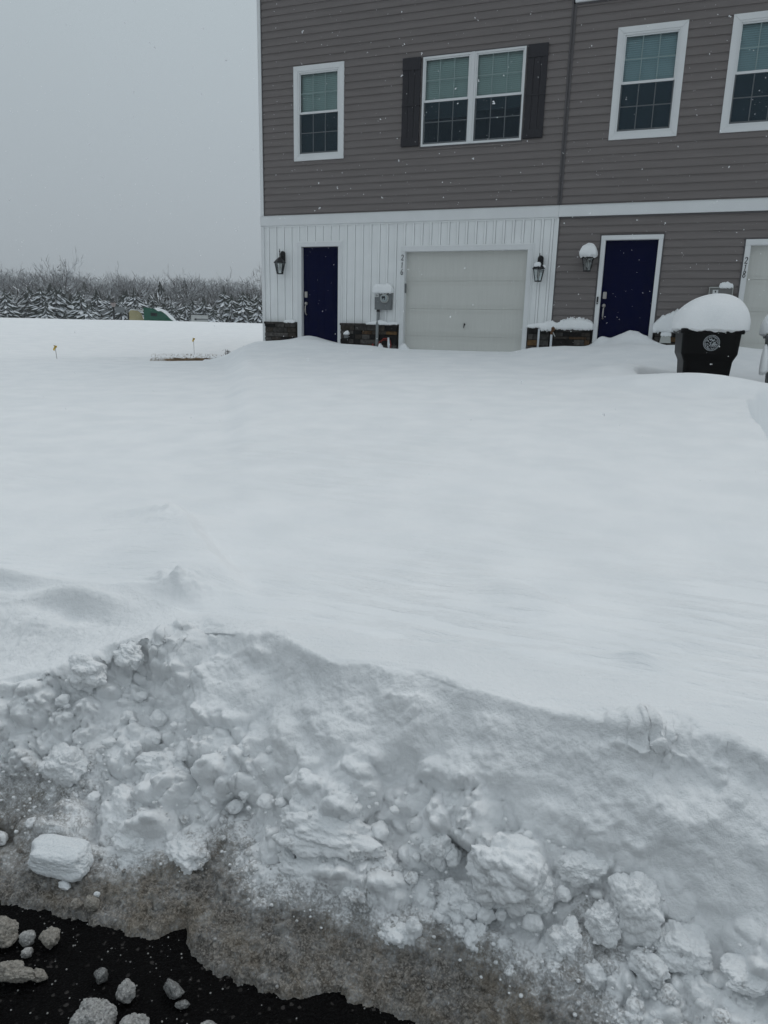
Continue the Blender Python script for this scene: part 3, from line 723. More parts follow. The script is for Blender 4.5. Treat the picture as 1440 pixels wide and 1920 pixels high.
def battens(x0, x1, z0, z1, holes, parent):
    mb = MB(); cuts = sorted({c for h in holes for c in (h[2], h[3])}|{z0, z1}); cuts = [c for c in cuts if z0 <= c <= z1]
    for a, b in zip(cuts, cuts[1:]):
        mz = (a+b)/2; hs = sorted((h[0], h[1]) for h in holes if h[2] <= mz <= h[3]); p = x0; iv = []
        for h in hs:
            if h[0] > p: iv.append((p, h[0]))
            p = max(p, h[1])
        if p < x1: iv.append((p, x1))
        for xa, xb in iv:
            xs = xa; 
            k = math.ceil((xa-x0)/.1776-.5)
            # flat pan with raised battens
            pts = [(xa, 0.004)]
            c = x0+.09+math.floor((xa-x0-.09)/.1776)*.1776
            while c < xb+.1:
                for dx, o in ((-.028, .004), (-.0235, -.012), (-.019, .020), (.019, .020), (.0235, -.012), (.028, .004)):
                    if xa < c+dx < xb: pts.append((c+dx, o))
                c += .1776
            pts.append((xb, .004))
            for (pa, oa), (pb, ob) in zip(pts, pts[1:]):
                mb.quad((pa, YF-oa, a), (pb, YF-ob, a), (pb, YF-ob, b), (pa, YF-oa, b))
    return mb.build('white_board_wall', M_WHITE, parent)

def stone(x0, x1, z1, parent, seed, orange=()):
    g = random.Random(seed); mb = MB(); z = z1-.035
    mb.box(x0, x1, YF-.035, YF+.02, 1.0, z1-.04, (.016, .013, .010))
    mb.box(x0-.003, x1+.003, YF-.105, YF+.02, z1-.045, z1, (.045, .041, .038))
    while z > 1.02:
        h = g.choice((.055, .075, .095, .11)); x = x0+.004
        while x < x1-.02:
            l = g.uniform(.10, .36); xb = min(x+l, x1-.004)
            if x1-xb < .07: xb = x1-.004
            r = g.random()
            if r < .30: c = (.012, .011, .011)
            elif r < .78: b = g.uniform(.045, .085); c = (b, b*.93, b*.87)
            elif r < .97: b = g.uniform(.035, .06); c = (b*1.1, b*.92, b*.76)
            else: c = (.075, .045, .024)
            d = g.uniform(.055, .082)
            for ox, oz in orange:
                if x < ox < xb and z-h < oz < z: c = (.115, .066, .028)
            mb.box(x, xb-.008, YF-d, YF-.03, z-h+.008, z-.004, c)
            x = xb
        z -= h
    return mb.build('stone_skirt', M_STONE, parent, bevel=.006)

def window(x0, x1, z0, z1, cas, parent, blind_bot=None, bm=None, label=None, bl=0.0):
    """x0..z1 outer edge of the frame; cas = width of the casing outside it"""
    wo = empty('window', ((x0+x1)/2, YF, z0)); wo.parent = parent; wo.location = Vector(((x0+x1)/2, YF, z0))-parent.location
    if label: wo['label'] = label
    if cas:
        c = MB(); A = [(x0-cas, z0-cas), (x1+cas, z0-cas), (x1+cas, z1+cas), (x0-cas, z1+cas)]; B = [(x0, z0), (x1, z0), (x1, z1), (x0, z1)]
        for i in range(4):
            j = (i+1) % 4; g = .0015
            a, b, cc, d = A[i], A[j], B[j], B[i]
            n = len(c.v)
            # each mitred board a hair apart
            def mv(p, q, t=g):
                L_ = math.hypot(q[0]-p[0], q[1]-p[1]); return (p[0]+(q[0]-p[0])/L_*t, p[1]+(q[1]-p[1])/L_*t)
            c.prism([mv(a, b), mv(b, a), mv(cc, d), mv(d, cc)], YF-.034, YF+.01)
        c.build('casing', M_TRIM, wo, fix=True)
    fr = MB(); f = .034; Y0, Y1 = YF-.028, YF+.06
    fr.box(x0, x0+f, Y0, Y1, z0, z1).box(x1-f, x1, Y0, Y1, z0, z1).box(x0+f, x1-f, Y0, Y1, z0, z0+f*1.1).box(x0+f, x1-f, Y0, Y1, z1-f, z1)
    fr.build('frame', M_SASH, wo, bevel=.003)
    mid = (z0+z1)/2
    for (a, b, yo, nm) in ((mid-.005, z1-f, .0, 'upper_sash'), (z0+f*1.1, mid+.03, .018, 'lower_sash')):
        s = MB(); w_ = .022; ya, yb = YF-.012+yo, YF+.022+yo; xa, xb = x0+f, x1-f
        wb = .040 if nm == 'upper_sash' else .034
        s.box(xa, xa+w_, ya, yb, a, b).box(xb-w_, xb, ya, yb, a, b).box(xa+w_, xb-w_, ya-.002, yb, a, a+wb).box(xa+w_, xb-w_, ya-.002, yb, b-w_, b)
        so_ = s.build(nm, M_SASH, wo, bevel=.002)
        g = MB(); gx0, gx1, gz0, gz1 = xa+w_, xb-w_, a+wb, b-w_
        ym = ya+(.020 if nm == 'upper_sash' else .003)
        for k in (1, 2):
            q = gx0+(gx1-gx0)*k/3; g.box(q-.008, q+.008, ym, ym+.006, gz0, gz1)
        q = (gz0+gz1)/2; g.box(gx0, gx1, ym-.0005, ym+.0065, q-.008, q+.008)
        g.build('muntins', M_SASH, wo)
        p = MB(); yy = ya+.012; p.quad((gx0, yy, gz0), (gx1, yy, gz0), (gx1, yy, gz1), (gx0, yy, gz1)); p.build('pane', M_GLASS if nm == 'upper_sash' else M_GLASSLOW, wo)
        if nm == 'lower_sash':
            p = MB(); yy = YF-.010; p.quad((gx0-w_, yy, gz0-.03), (gx1+w_, yy, gz0-.03), (gx1+w_, yy, gz1), (gx0-w_, yy, gz1)); p.build('insect_screen', M_SCREEN, wo)
    # blind and dark room
    b = MB(); zb = z0 if blind_bot is None else blind_bot; z = z1-f
    while z > zb:
        b.quad((x0+f, YF+.100, z), (x1-f, YF+.100, z), (x1-f, YF+.086, z-.036), (x0+f, YF+.086, z-.036)); z -= .033
    if blind_bot: b.box(x0+f, x1-f, YF+.08, YF+.10, zb-.03, zb)
    b.build('blind', bm or M_BLIND, wo)
    me_ = MB(); ya, yb = YF+.11, YF+.9; me_.v = [(x0+f, ya, z0), (x1-f, ya, z0), (x1-f, ya, z1), (x0+f, ya, z1), (x0+f, yb, z0), (x1-f, yb, z0), (x1-f, yb, z1), (x0+f, yb, z1)]
    me_.f = [(4, 5, 6, 7), (0, 3, 7, 4), (1, 5, 6, 2), (3, 2, 6, 7), (0, 4, 5, 1)]; me_.build('room_behind', M_ROOM, wo)
    return wo

def shutter(x0, x1, z0, z1, parent):
    s = MB(); n = 3; wd = (x1-x0)/n
    for k in range(n): s.box(x0+k*wd+.002, x0+(k+1)*wd-.002, YF-.040, YF-.017, z0, z1)
    for a, b in ((z0, z0+.15), (z0+.70, z0+.79), (z1-.24+.02, z1-.225+.225)): pass
    for a, b in ((z0+.005, z0+.145), (z0+.165, z0+.70), (z0+.715, z0+1.27), (z0+1.29, z1-.004)):
        s.box(x0-.003, x1+.003, YF-.052, YF-.041, a, b) if (b-a) < .25 else None
    s.box(x0-.003, x1+.003, YF-.050, YF-.041, z0+.685, z0+.72)
    s.build('shutter', M_SHUT, parent, bevel=.003)

def door(x0, x1, z1, parent):
    z0 = z1-2.03; yd = YF+.075
    d = MB(); d.box(x0, x1, yd, yd+.04, z0, z1)
    o = d.build('door', M_NAVY, parent)
    P = MB(); W = x1-x0; xs = ((x0+.115, x0+W/2-.05), (x0+W/2+.05, x1-.115))
    for a, b in ((z1-.40, z1-.13), (z1-1.20, z1-.50), (z1-1.90, z1-1.33)):
        for xa, xb in xs:
            # raised panel with a moulded border
            P.box(xa, xb, yd-.004, yd+.004, a, a+.012).box(xa, xb, yd-.004, yd+.004, b-.012, b)
            P.box(xa, xa+.012, yd-.0035, yd+.004, a+.012, b-.012).box(xb-.012, xb, yd-.0035, yd+.004, a+.012, b-.012)
            P.box(xa+.035, xb-.035, yd-.006, yd+.004, a+.035, b-.035)
    P.build('raised_panels', M_NAVY, o, bevel=.002)
    hx = x0+.065
    l = MB(); l.box(hx-.032, hx+.032, yd-.028, yd-.001, z1-1.00, z1-.88); l.build('deadbolt', M_NICKEL, o, bevel=.006)
    l = MB(); l.tube([(hx, yd-.001, z1-1.12), (hx, yd-.03, z1-1.12), (hx, yd-.05, z1-1.12)], [.034, .034, .020], 14)
    l.tube([(hx, yd-.02, z1-1.14), (hx, yd-.055, z1-1.17), (hx, yd-.060, z1-1.24), (hx, yd-.055, z1-1.31), (hx, yd-.02, z1-1.345), (hx, yd, z1-1.345)], [.014, .012, .015, .013, .014, .016], 8)
    l.build('handle', M_NICKEL, o, smooth=True)
    return o

def opening_frame(ix0, ix1, iz, ox0, ox1, oz, zb, parent, name, depth=.075, head=True):
    f = MB()
    f.box(ox0, ix0, YF-.030, YF+depth+.03, zb, iz).box(ix1, ox1, YF-.030, YF+depth+.03, zb, iz)
    f.box(ox0-(.002 if head else 0), ox1+(.002 if head else 0), YF-.034, YF+depth+.03, iz, oz)
    return f.build(name, M_TRIM, parent, bevel=.004)

def jchan(x0, x1, z1, zb, m, parent, wd=.022):
    f = MB(); f.box(x0-wd, x0-.001, YF-.024, YF, zb, z1+wd).box(x1+.001, x1+wd, YF-.024, YF, zb, z1+wd).box(x0-.001, x1+.001, YF-.024, YF, z1+.001, z1+wd)
    f.build('trim_channel', m, parent)

def garage(x0, x1, z1, parent):
    yd = YF+.095; d = MB(); z0 = z1-2.13; zs = [z1+.02, z1-.545, z1-1.07, z1-1.595, z0]
    for a, b in zip(zs[1:], zs):
        d.box(x0-.03, x1+.03, yd, yd+.04, a+.003, b-.003)
    o = d.build('garage_door', M_GARAGE, parent, bevel=.002)
    e_ = MB(); W = x1-x0; n = 2
    for a, b in zip(zs[1:], zs):
        for dz in (.035, .055, .075):
            e_.box(x0, x1, yd-.002, yd+.001, b-dz-.004, b-dz).box(x0, x1, yd-.002, yd+.001, a+dz, a+dz+.004)
    e_.box(x0-.02, x1+.02, yd+.012, yd+.03, z0, z1)
    e_.build('pressed_lines', M_GARAGE, o)
    return o, yd

DIG = {  # strokes as (x, z) in a unit box .62 wide, 1 high
 '2': [[(.06, .76), (.10, .90), (.26, 1.0), (.44, .96), (.54, .80), (.48, .60), (.30, .36), (.08, .10), (.02, .02)], [(.02, .04), (.16, .11), (.34, .03), (.50, .02), (.60, .14)]],
 '1': [[(.16, .80), (.30, .88), (.40, 1.0)], [(.40, 1.0), (.33, .5), (.26, .0)], [(.12, .0), (.40, .0)]],
 '6': [[(.52, .96), (.34, .88), (.16, .66), (.07, .38), (.12, .12), (.28, .0), (.46, .08), (.54, .28), (.46, .46), (.30, .50), (.14, .38)]],
 '8': [[(.30, .54), (.14, .66), (.12, .84), (.28, 1.0), (.46, .94), (.52, .80), (.44, .64), (.30, .54), (.12, .38), (.08, .16), (.24, .0), (.44, .06), (.54, .24), (.46, .42), (.30, .54)]],
}
def digit(ch, x, z, h, parent):
    mb = MB()
    for si, st in enumerate(DIG[ch]):
        P = [Vector((x+(p[0]-.31)*h*.82, YF-.034, z+(p[1]-.5)*h)) for p in st]
        Q = []
        for i in range(len(P)-1):
            p0, p1, p2, p3 = P[max(i-1, 0)], P[i], P[i+1], P[min(i+2, len(P)-1)]
            for k in range(5):
                t = k/5; Q.append(.5*((2*p1)+(p2-p0)*t+(2*p0-5*p1+4*p2-p3)*t*t+(3*p1-p0-3*p2+p3)*t*t*t))
        Q.append(P[-1])
        rs = [h*(.036+.028*math.sin(math.pi*min(1, i/(len(Q)-1)))) for i in range(len(Q))]
        mb.tube([tuple(q) for q in Q], rs, 8)
    # flatten against the trim
    mb.v = [(a, YF-.034-.006+(b-(YF-.034))*.15, c) for a, b, c in mb.v]
    o = mb.build('number_'+{'2': 'two', '1': 'one', '6': 'six', '8': 'eight'}[ch], M_NUM, parent)

def wall_lamp(x, z, parent):
    """z = lower edge of the lantern roof"""
    g = empty('wall_lamp'); g.parent = parent; g.location = Vector((x, YF, z))-parent.location
    p = MB(); w_ = .052
    pts = [(x+w_*math.cos(a), z+.185+w_*math.sin(a)) for a in np.linspace(0, math.pi, 9)]+[(x+w_*math.cos(a), z+.045+w_*math.sin(a)) for a in np.linspace(math.pi, 2*math.pi, 9)]
    p.prism(pts, YF-.050, YF-.017); p.build('back_plate', M_BLACK, g, fix=True)
    yl = YF-.17
    a = MB(); a.tube([(x, YF-.04, z+.10), (x, YF-.09, z+.16), (x, yl, z+.17), (x, yl, z+.09)], .010, 8)
    a.tube([(x, yl, z+.15), (x, yl, z+.245), (x, yl, z+.27)], [.007, .007, .003], 8); a.tube([(x, yl, z+.20), (x, yl, z+.225)], .013, 8)
    a.build('arm', M_BLACK, g)
    n = 6; off = math.pi/6
    def ring(r, zz): return [(x+r*math.cos(off+2*math.pi*k/n), yl+r*math.sin(off+2*math.pi*k/n), zz) for k in range(n)]
    rf = MB(); R1 = ring(.125, z); R1b = ring(.128, z-.012); R2 = ring(.075, z+.055); R3 = ring(.022, z+.10)
    for A, B in ((R1b, R1), (R1, R2), (R2, R3)):
        for k in range(n): rf.quad(A[k], A[(k+1) % n], B[(k+1) % n], B[k])
    rf.poly(R3); rf.poly(R1b[::-1]); rf.build('lantern_roof', M_BLACK, g)
    cg = MB(); T = ring(.105, z-.012); B = ring(.064, z-.215)
    for k in range(n): cg.tube([T[k], B[k]], .0055, 5)
    bs = ring(.070, z-.215); bt = ring(.070, z-.232)
    cg.poly(bs); cg.poly(bt[::-1])
    for k in range(n): cg.quad(bt[k], bt[(k+1) % n], bs[(k+1) % n], bs[k])
    cg.build('lantern_cage', M_BLACK, g)
    gl = MB(); T = ring(.100, z-.014); B = ring(.060, z-.213)
    for k in range(n): gl.quad(B[k], B[(k+1) % n], T[(k+1) % n], T[k])
    gl.build('lantern_glass', M_LGLASS, g)
    b = MB(); b.tube([(x, yl, z-.02), (x, yl, z-.07), (x, yl, z-.085), (x, yl, z-.12), (x, yl, z-.15), (x, yl, z-.165)], [.014, .014, .024, .032, .024, .006], 12)
    b.build('bulb', M_BULB, g, smooth=True)
    return g

def pad(name, x0, x1, y0, y1, z, h, label, seed=1, hair=0.0, under=.02, prof=None, p=2.6, wob=.12, nx=56, ny=20, cat='snow heap', lean=0.0, group=None):
    """a pillow of settled snow with depth, resting on something flat"""
    g = np.random.default_rng(seed); U = np.linspace(-1, 1, nx); V_ = np.linspace(-1, 1, ny); uu, vv = np.meshgrid(U, V_)
    o = seed*3.7
    q = np.clip(1-np.abs(uu)**p, 0, 1)**(1/p)*np.clip(1-np.abs(vv)**p, 0, 1)**(1/p)
    hp = np.ones_like(uu) if prof is None else np.interp(uu, np.linspace(-1, 1, len(prof)), prof)
    X = (x0+x1)/2+(x1-x0)/2*uu; Y = (y0+y1)/2+(y1-y0)/2*vv
    s = 1/max(.05, min(x1-x0, y1-y0))
    top = h*hp*q*(1+wob*fbm(X*s*2+o, Y*s*2, seed=seed, o=4))
    if hair: top = top + hair*np.maximum(fbm(X*60+o, Y*30, seed=seed+5, o=2), 0)*sm(top, h*.2, h*.7)
    X = X+ (x1-x0)*.02*fbm(Y*s*3+o, X*s*3, seed=seed+2)*(np.abs(uu) > .9)+lean*top
    bot = -under*q**.5*(1+.9*fbm(X*s*6+o, Y*s*6+3, seed=seed+9, o=3))
    Zt = z+top; Zb = z+bot
    n = nx*ny; vs = np.concatenate((np.dstack((X, Y, Zt)).reshape(-1, 3), np.dstack((X, Y, Zb)).reshape(-1, 3)))
    idx = np.arange(n).reshape(ny, nx); fs = []
    a = np.dstack((idx[:-1, :-1], idx[:-1, 1:], idx[1:, 1:], idx[1:, :-1])).reshape(-1, 4); b = a[:, ::-1]+n
    F = [tuple(r) for r in a]+[tuple(r) for r in b]
    me = bpy.data.meshes.new(name); me.from_pydata([tuple(t) for t in vs], [], F)
    bm = bmesh.new(); bm.from_mesh(me); bmesh.ops.remove_doubles(bm, verts=bm.verts, dist=1e-5); bmesh.ops.recalc_face_normals(bm, faces=bm.faces); bm.to_mesh(me); bm.free()
    me.polygons.foreach_set('use_smooth', [True]*len(me.polygons)); me.materials.append(M_SNOWCLEAN)
    return tag(put(name, me), label, cat, group)

ZT = 9.9
# ---- left house, number 216
H1 = tag(empty('townhouse', (-4.9, YF, 1.0)), 'left townhouse numbered 216, grey siding above a white board ground floor', 'house')
W1 = (-7.122, -6.221, 4.977, 6.493); W2 = (-4.547, -2.655, 4.998, 6.500)
up_h = [(W1[0]-.09, W1[1]+.09, W1[2]-.09, W1[3]+.09), W2, (-7.1, -6.2, 7.75, 9.1), (-4.55, -2.65, 7.75, 9.1)]
siding(-7.93, -1.925, 3.868, ZT, up_h[:2], 'grey_siding_wall', M_SIDING, H1)
battens(-7.93, -1.875, 1.72, 3.683, [(-7.196, -6.147, 0, 3.366), (-4.905, -2.285, 0, 3.25)], H1)
b = MB(); b.box(-8.005, -7.93, YF-.030, YF+.05, .6, 3.68).box(-8.005, -7.93, YF-.030, YF+.05, 3.87, ZT); b.build('corner_board', M_TRIM, H1, bevel=.004)
b = MB(); b.box(-8.012, -1.881, YF-.045, YF, 3.683, 3.868); b.box(-8.012, -1.881, YF-.055, YF, 3.868, 3.876); b.build('band_board', M_TRIM, H1, bevel=.003)
b = MB(); b.box(-7.93, -1.88, YF-.022, YF, 3.655, 3.682).box(-1.895, -1.869, YF-.024, YF, 1.75, 3.655); b.build('wall_edge_trim', M_WHITE, H1)
for bx_ in ((-7.93, -7.914, YF-.024), (-1.925, -1.899, YF-.028)): b = MB(); b.box(*bx_, YF, 3.88, ZT); b.build('siding_edge_strip', M_GSTRIP, H1)
stone(-7.93, -7.182, 1.757, H1, 3); stone(-6.150, -4.900, 1.757, H1, 17, [(-5.1, 1.55), (-5.0, 1.55)]); stone(-2.284, -1.875, 1.757, H1, 23, [(-2.2, 1.48)])
opening_frame(-7.065, -6.233, 3.262, -7.165, -6.16, 3.345, .9, H1, 'door_frame'); jchan(-7.165, -6.16, 3.345, 1.757, M_WHITE, H1)
d1 = door(-7.065, -6.233, 3.262, H1)
opening_frame(-4.792, -2.395, 3.135, -4.882, -2.305, 3.228, .9, H1, 'garage_frame', .1); jchan(-4.882, -2.305, 3.228, 1.757, M_WHITE, H1, .020)
gd, gy_ = garage(-4.792, -2.395, 3.135, H1)
b = MB(); b.box(-3.560, -3.544, gy_-.030, gy_, 1.765, 1.79).tube([(-3.552, gy_-.035, 1.795), (-3.556, gy_-.037, 1.755), (-3.566, gy_-.035, 1.705)], [.015, .011, .006], 8); b.build('handle', M_BLACK, gd)
b = MB(); b.box(-4.791, -4.772, YF+.0, YF+.06, 2.36, 2.54); b.build('keypad', M_GREYMETAL, H1, bevel=.004)
digit('2', -4.842, 3.022, .100, H1); digit('1', -4.846, 2.888, .092, H1); digit('6', -4.846, 2.757, .105, H1)
window(*W1, .09, H1, None, M_BLIND, 'single window with pale casing near the corner')
for xa, xb, lab in ((-4.547, -3.63, 'left half of the double window'), (-3.572, -2.655, 'right half of the double window')):
    window(xa, xb, W2[2], W2[3], 0, H1, 5.52 if xa < -4 else 5.60, M_BLIND, lab)
b = MB(); b.box(-3.63, -3.572, YF-.038, YF+.03, W2[2], W2[3]); b.build('window_mullion', M_SASH, H1, bevel=.003)
jw = MB(); jw.box(-4.57, -4.548, YF-.024, YF, 4.975, 6.52).box(-2.654, -2.632, YF-.024, YF, 4.975, 6.52).box(-4.548, -2.654, YF-.024, YF, 6.501, 6.52).box(-4.548, -2.654, YF-.024, YF, 4.975, 4.997); jw.build('window_trim_channel', M_GSTRIP, H1)
shutter(-4.936, -4.585, 5.012, 6.512, H1); shutter(-2.622, -2.273, 5.012, 6.512, H1)
wall_lamp(-7.49, 2.948, H1); wall_lamp(-2.145, 2.790, H1)
# meter
mt_ = empty('electric_meter'); mt_.parent = H1; mt_.location = Vector((-5.2, YF, 2.2))-H1.location
b = MB(); b.box(-5.385, -5.035, YF-.115, YF-.017, 2.030, 2.375); b.build('meter_box', M_GREYMETAL, mt_, bevel=.008)
b = MB(); b.tube([(-5.165, YF-.114, 2.245), (-5.165, YF-.150, 2.245)], .086, 24); b.build('meter_ring', M_LIGHTMETAL, mt_, smooth=False)
b = MB(); b.tube([(-5.165, YF-.150, 2.245), (-5.165, YF-.175, 2.245), (-5.165, YF-.185, 2.245)], [.070, .066, .05], 24); b.build('meter_dial', mat('meter_glass', (.30, .34, .35), .15, .5), mt_)
b = MB(); b.box(-5.205, -5.135, YF-.189, YF-.183, 2.252, 2.285).box(-5.195, -5.180, YF-.189, YF-.183, 2.225, 2.250).box(-5.150, -5.138, YF-.189, YF-.183, 2.215, 2.250); b.build('meter_display', M_BLACK, mt_)
b = MB(); b.box(-5.378, -5.298, YF-.117, YF-.114, 2.275, 2.355); b.build('meter_label', M_LABEL, mt_)
b = MB(); b.box(-5.345, -5.330, YF-.119, YF-.117, 2.325, 2.345).box(-5.362, -5.312, YF-.119, YF-.117, 2.302, 2.310).box(-5.355, -5.318, YF-.119, YF-.117, 2.288, 2.294); b.build('label_print', M_BLACK, mt_)
b = MB(); b.tube([(-5.315, YF-.075, 2.03), (-5.315, YF-.080, 1.85), (-5.315, YF-.115, 1.75), (-5.315, YF-.120, 1.1)], .031, 12); b.build('conduit', mat('conduit_grey', (.21, .225, .23), .5, .3), mt_, smooth=True)
b = MB(); b.tube([(-5.315, YF-.075, 1.99), (-5.315, YF-.075, 2.006)], .037, 12); b.tube([(-5.315, YF-.075, 2.006), (-5.315, YF-.075, 2.03)], .034, 12); b.build('conduit_collar', M_BLACK, mt_)
b = MB(); b.box(-6.045, -5.955, YF-.125, YF-.08, 1.455, 1.545); b.build('outlet_box', M_GREYMETAL, H1, bevel=.008)
b = MB()
b.tube([(-5.28, YF-.16, 1.2), (-5.25, YF-.15, 1.40), (-5.16, YF-.14, 1.47), (-5.08, YF-.13, 1.47)], .009, 6)
b.tube([(-5.24, YF-.15, 1.3), (-5.20, YF-.14, 1.43), (-5.12, YF-.13, 1.445), (-5.06, YF-.12, 1.42)], .006, 6)
b.tube([(-5.41, YF-.13, 1.2), (-5.40, YF-.12, 1.36)], .014, 6); b.tube([(-5.02, YF-.13, 1.2), (-5.01, YF-.12, 1.36), (-5.04, YF-.1, 1.44)], .007, 6)
b.build('red_cable', M_RED, H1)
b = MB(); b.tube([(-5.04, YF-.15, 1.22), (-5.05, YF-.15, 1.36), (-5.06, YF-.14, 1.49)], [.016, .026, .018], 8); b.build('cable_sleeve', M_PVC, H1)
# body of the house behind the front
b = MB(); b.quad((-8.0, YF+.05, .6), (-8.0, YF+10, .6), (-8.0, YF+10, ZT), (-8.0, YF+.05, ZT)); b.quad((-8.0, YF+10, .6), (-1.885, YF+10, .6), (-1.885, YF+10, ZT), (-8.0, YF+10, ZT))
b.build('side_wall', M_SIDING, H1)
b = MB(); b.prism([(0, 0), (1, 0), (1, 1), (0, 1)], 0, 1); b = MB()
b.poly([(-8.25, YF-.35, ZT), (-1.885, YF-.35, ZT), (-1.885, YF+5, ZT+2), (-8.25, YF+5, ZT+2)]); b.poly([(-8.25, YF+5, ZT+2), (-1.885, YF+5, ZT+2), (-1.885, YF+10.3, ZT), (-8.25, YF+10.3, ZT)]); b.poly([(-8.25, YF-.35, ZT), (-8.25, YF+10.3, ZT), (-1.885, YF+10.3, ZT), (-1.885, YF-.35, ZT)])
b.poly([(-8.25, YF-.35, ZT), (-8.25, YF+5, ZT+2), (-8.25, YF+10.3, ZT)])
b.build('roof', M_TRIM, H1)

# ---- right house, number 218
H2 = tag(empty('townhouse', (1.2, YF, 1.0)), 'right townhouse numbered 218, grey siding down to the stone skirt', 'house')
W3 = (-1.046, -.130, 4.99, 6.523); W4 = (.712, 1.628, 4.99, 6.523); W5 = (2.4, 3.4, 4.99, 6.523)
XR = 4.22
siding(-1.845, XR, 3.868, 7.05, [(W[0]-.09, W[1]+.09, W[2]-.09, W[3]+.09) for W in (W3, W4, W5)], 'grey_siding_wall', M_SIDING, H2)
siding(-1.855, XR, 1.72, 3.683, [(-1.125, -.035, 0, 3.375), (1.225, 3.80, 0, 3.26)], 'grey_siding_wall', M_SIDING, H2)
siding(-1.845, XR, 7.24, ZT, [], 'grey_siding_wall', M_SIDING, H2)
b = MB(); b.box(-1.879, XR, YF-.045, YF, 3.683, 3.868).box(-1.879, XR, YF-.055, YF, 3.868, 3.876); b.build('band_board', M_TRIM, H2, bevel=.003)
b = MB(); b.box(-1.875, XR, YF-.06, YF, 7.06, 7.24); b.build('fascia_board', M_TRIM, H2, bevel=.003)
for bx_ in ((-1.871, -1.845, YF-.028, YF, 3.88, 7.05), (-1.899, -1.871, YF-.012, YF, 3.88, 7.05), (-1.845, XR, YF-.026, YF, 7.03, 7.058), (-1.868, -1.848, YF-.024, YF, 1.757, 3.65), (-1.868, XR, YF-.024, YF, 3.655, 3.683)):
    b = MB(); b.box(*bx_); b.build('siding_edge_strip', M_GSTRIP, H2)
stone(-1.868, -1.128, 1.757, H2, 31); stone(-.033, 1.225, 1.757, H2, 47, [(.33, 1.6)])
opening_frame(-1.021, -.134, 3.274, -1.098, -.060, 3.350, .9, H2, 'door_frame'); jchan(-1.098, -.060, 3.350, 1.757, M_GSTRIP, H2)
door(-1.021, -.134, 3.274, H2)
opening_frame(1.332, 3.71, 3.147, 1.247, 3.80, 3.240, .9, H2, 'garage_frame', .1); jchan(1.247, 3.80, 3.240, 1.757, M_GSTRIP, H2, .024)
garage(1.332, 3.71, 3.147, H2)
digit('2', 1.288, 2.902, .100, H2); digit('1', 1.287, 2.793, .088, H2); digit('8', 1.285, 2.682, .100, H2)
window(*W3, .09, H2, None, M_BLIND2, 'cased window above the right blue door'); window(*W4, .09, H2, None, M_BLIND2, 'cased window cut off by the right edge'); window(*W5, .09, H2, None, M_BLIND2)
wall_lamp(-1.288, 2.962, H2)
b = MB(); b.box(-1.083, -1.054, YF-.052, YF-.030, 2.175, 2.305); db = b.build('doorbell', M_BLACK, H2, bevel=.004)
b = MB(); b.tube([(-1.0685, YF-.051, 2.20), (-1.0685, YF-.056, 2.20)], .009, 12); b.build('button', M_LABEL, db)
eb = empty('electric_box'); eb.parent = H2; eb.location = Vector((.95, YF, 2.2))-H2.location
b = MB(); b.box(.775, 1.138, YF-.10, YF-.017, 2.02, 2.455); b.build('box_body', mat('box_grey', (.17, .17, .165), .5, .35), eb, bevel=.005)
b = MB(); b.box(.768, 1.145, YF-.125, YF-.012, 2.455, 2.472).box(.768, .780, YF-.118, YF-.1, 2.02, 2.455).box(1.133, 1.145, YF-.118, YF-.1, 2.02, 2.455); b.build('box_cover_edge', M_LIGHTMETAL, eb)
b = MB(); b.box(.828, .915, YF-.104, YF-.100, 2.33, 2.425); b.build('box_label', M_LABEL, eb)
b = MB(); b.box(.862, .882, YF-.106, YF-.104, 2.395, 2.41).poly([(.860, YF-.106, 2.395), (.871, YF-.106, 2.375), (.884, YF-.106, 2.395)]); b.build('label_mark', M_BLACK, eb)
vt = MB(); vt.prism([(.065, 1.52), (.255, 1.52), (.235, 1.66), (.085, 1.66)], YF-.20, YF-.07); vt.build('dryer_vent', M_LIGHTMETAL, H2, fix=True)
b = MB()
b.tube([(-2.062, YF-.16, 1.1), (-2.062, YF-.16, 1.72), (-2.055, YF-.15, 1.755), (-2.02, YF-.12, 1.77)], [.019, .019, .022, .022], 10); b.build('vent_pipe', M_PVC, H1, smooth=True)
b = MB(); b.tube([(-1.826, YF-.16, 1.1), (-1.826, YF-.16, 1.62)], .021, 10); b.build('vent_pipe', M_PVC, H2, smooth=True)
b = MB(); b.tube([(-1.825, YF-.15, 1.62), (-1.825, YF-.15, 1.68)], .026, 10); b.tube([(-1.82, YF-.15, 1.68), (-1.80, YF-.16, 1.73), (-1.805, YF-.15, 1.79)], [.026, .045, .03], 8)
b.tube([(-1.95, YF-.15, 1.70), (-1.89, YF-.16, 1.72), (-1.82, YF-.15, 1.72)], .012, 6); b.build('hose_valve', M_BROWN, H2)
b = MB(); b.tube([(-1.80, YF-.17, 1.66), (-1.775, YF-.18, 1.62), (-1.755, YF-.18, 1.585)], .008, 6); b.build('valve_lever', M_LIGHTMETAL, H2)
b = MB(); b.quad((XR, YF+.0, .6), (XR, YF+10, .6), (XR, YF+10, ZT), (XR, YF+.0, ZT)); b.quad((-1.88, YF+10, .6), (XR, YF+10, .6), (XR, YF+10, ZT), (-1.88, YF+10, ZT)); b.build('side_wall', M_SIDING, H2)
b = MB(); b.poly([(-1.88, YF-.35, ZT), (XR+.2, YF-.35, ZT), (XR+.2, YF+5, ZT+2), (-1.88, YF+5, ZT+2)]); b.poly([(-1.88, YF+5, ZT+2), (XR+.2, YF+5, ZT+2), (XR+.2, YF+10.3, ZT), (-1.88, YF+10.3, ZT)]); b.poly([(-1.88, YF-.35, ZT), (-1.88, YF+10.3, ZT), (XR+.2, YF+10.3, ZT), (XR+.2, YF-.35, ZT)])
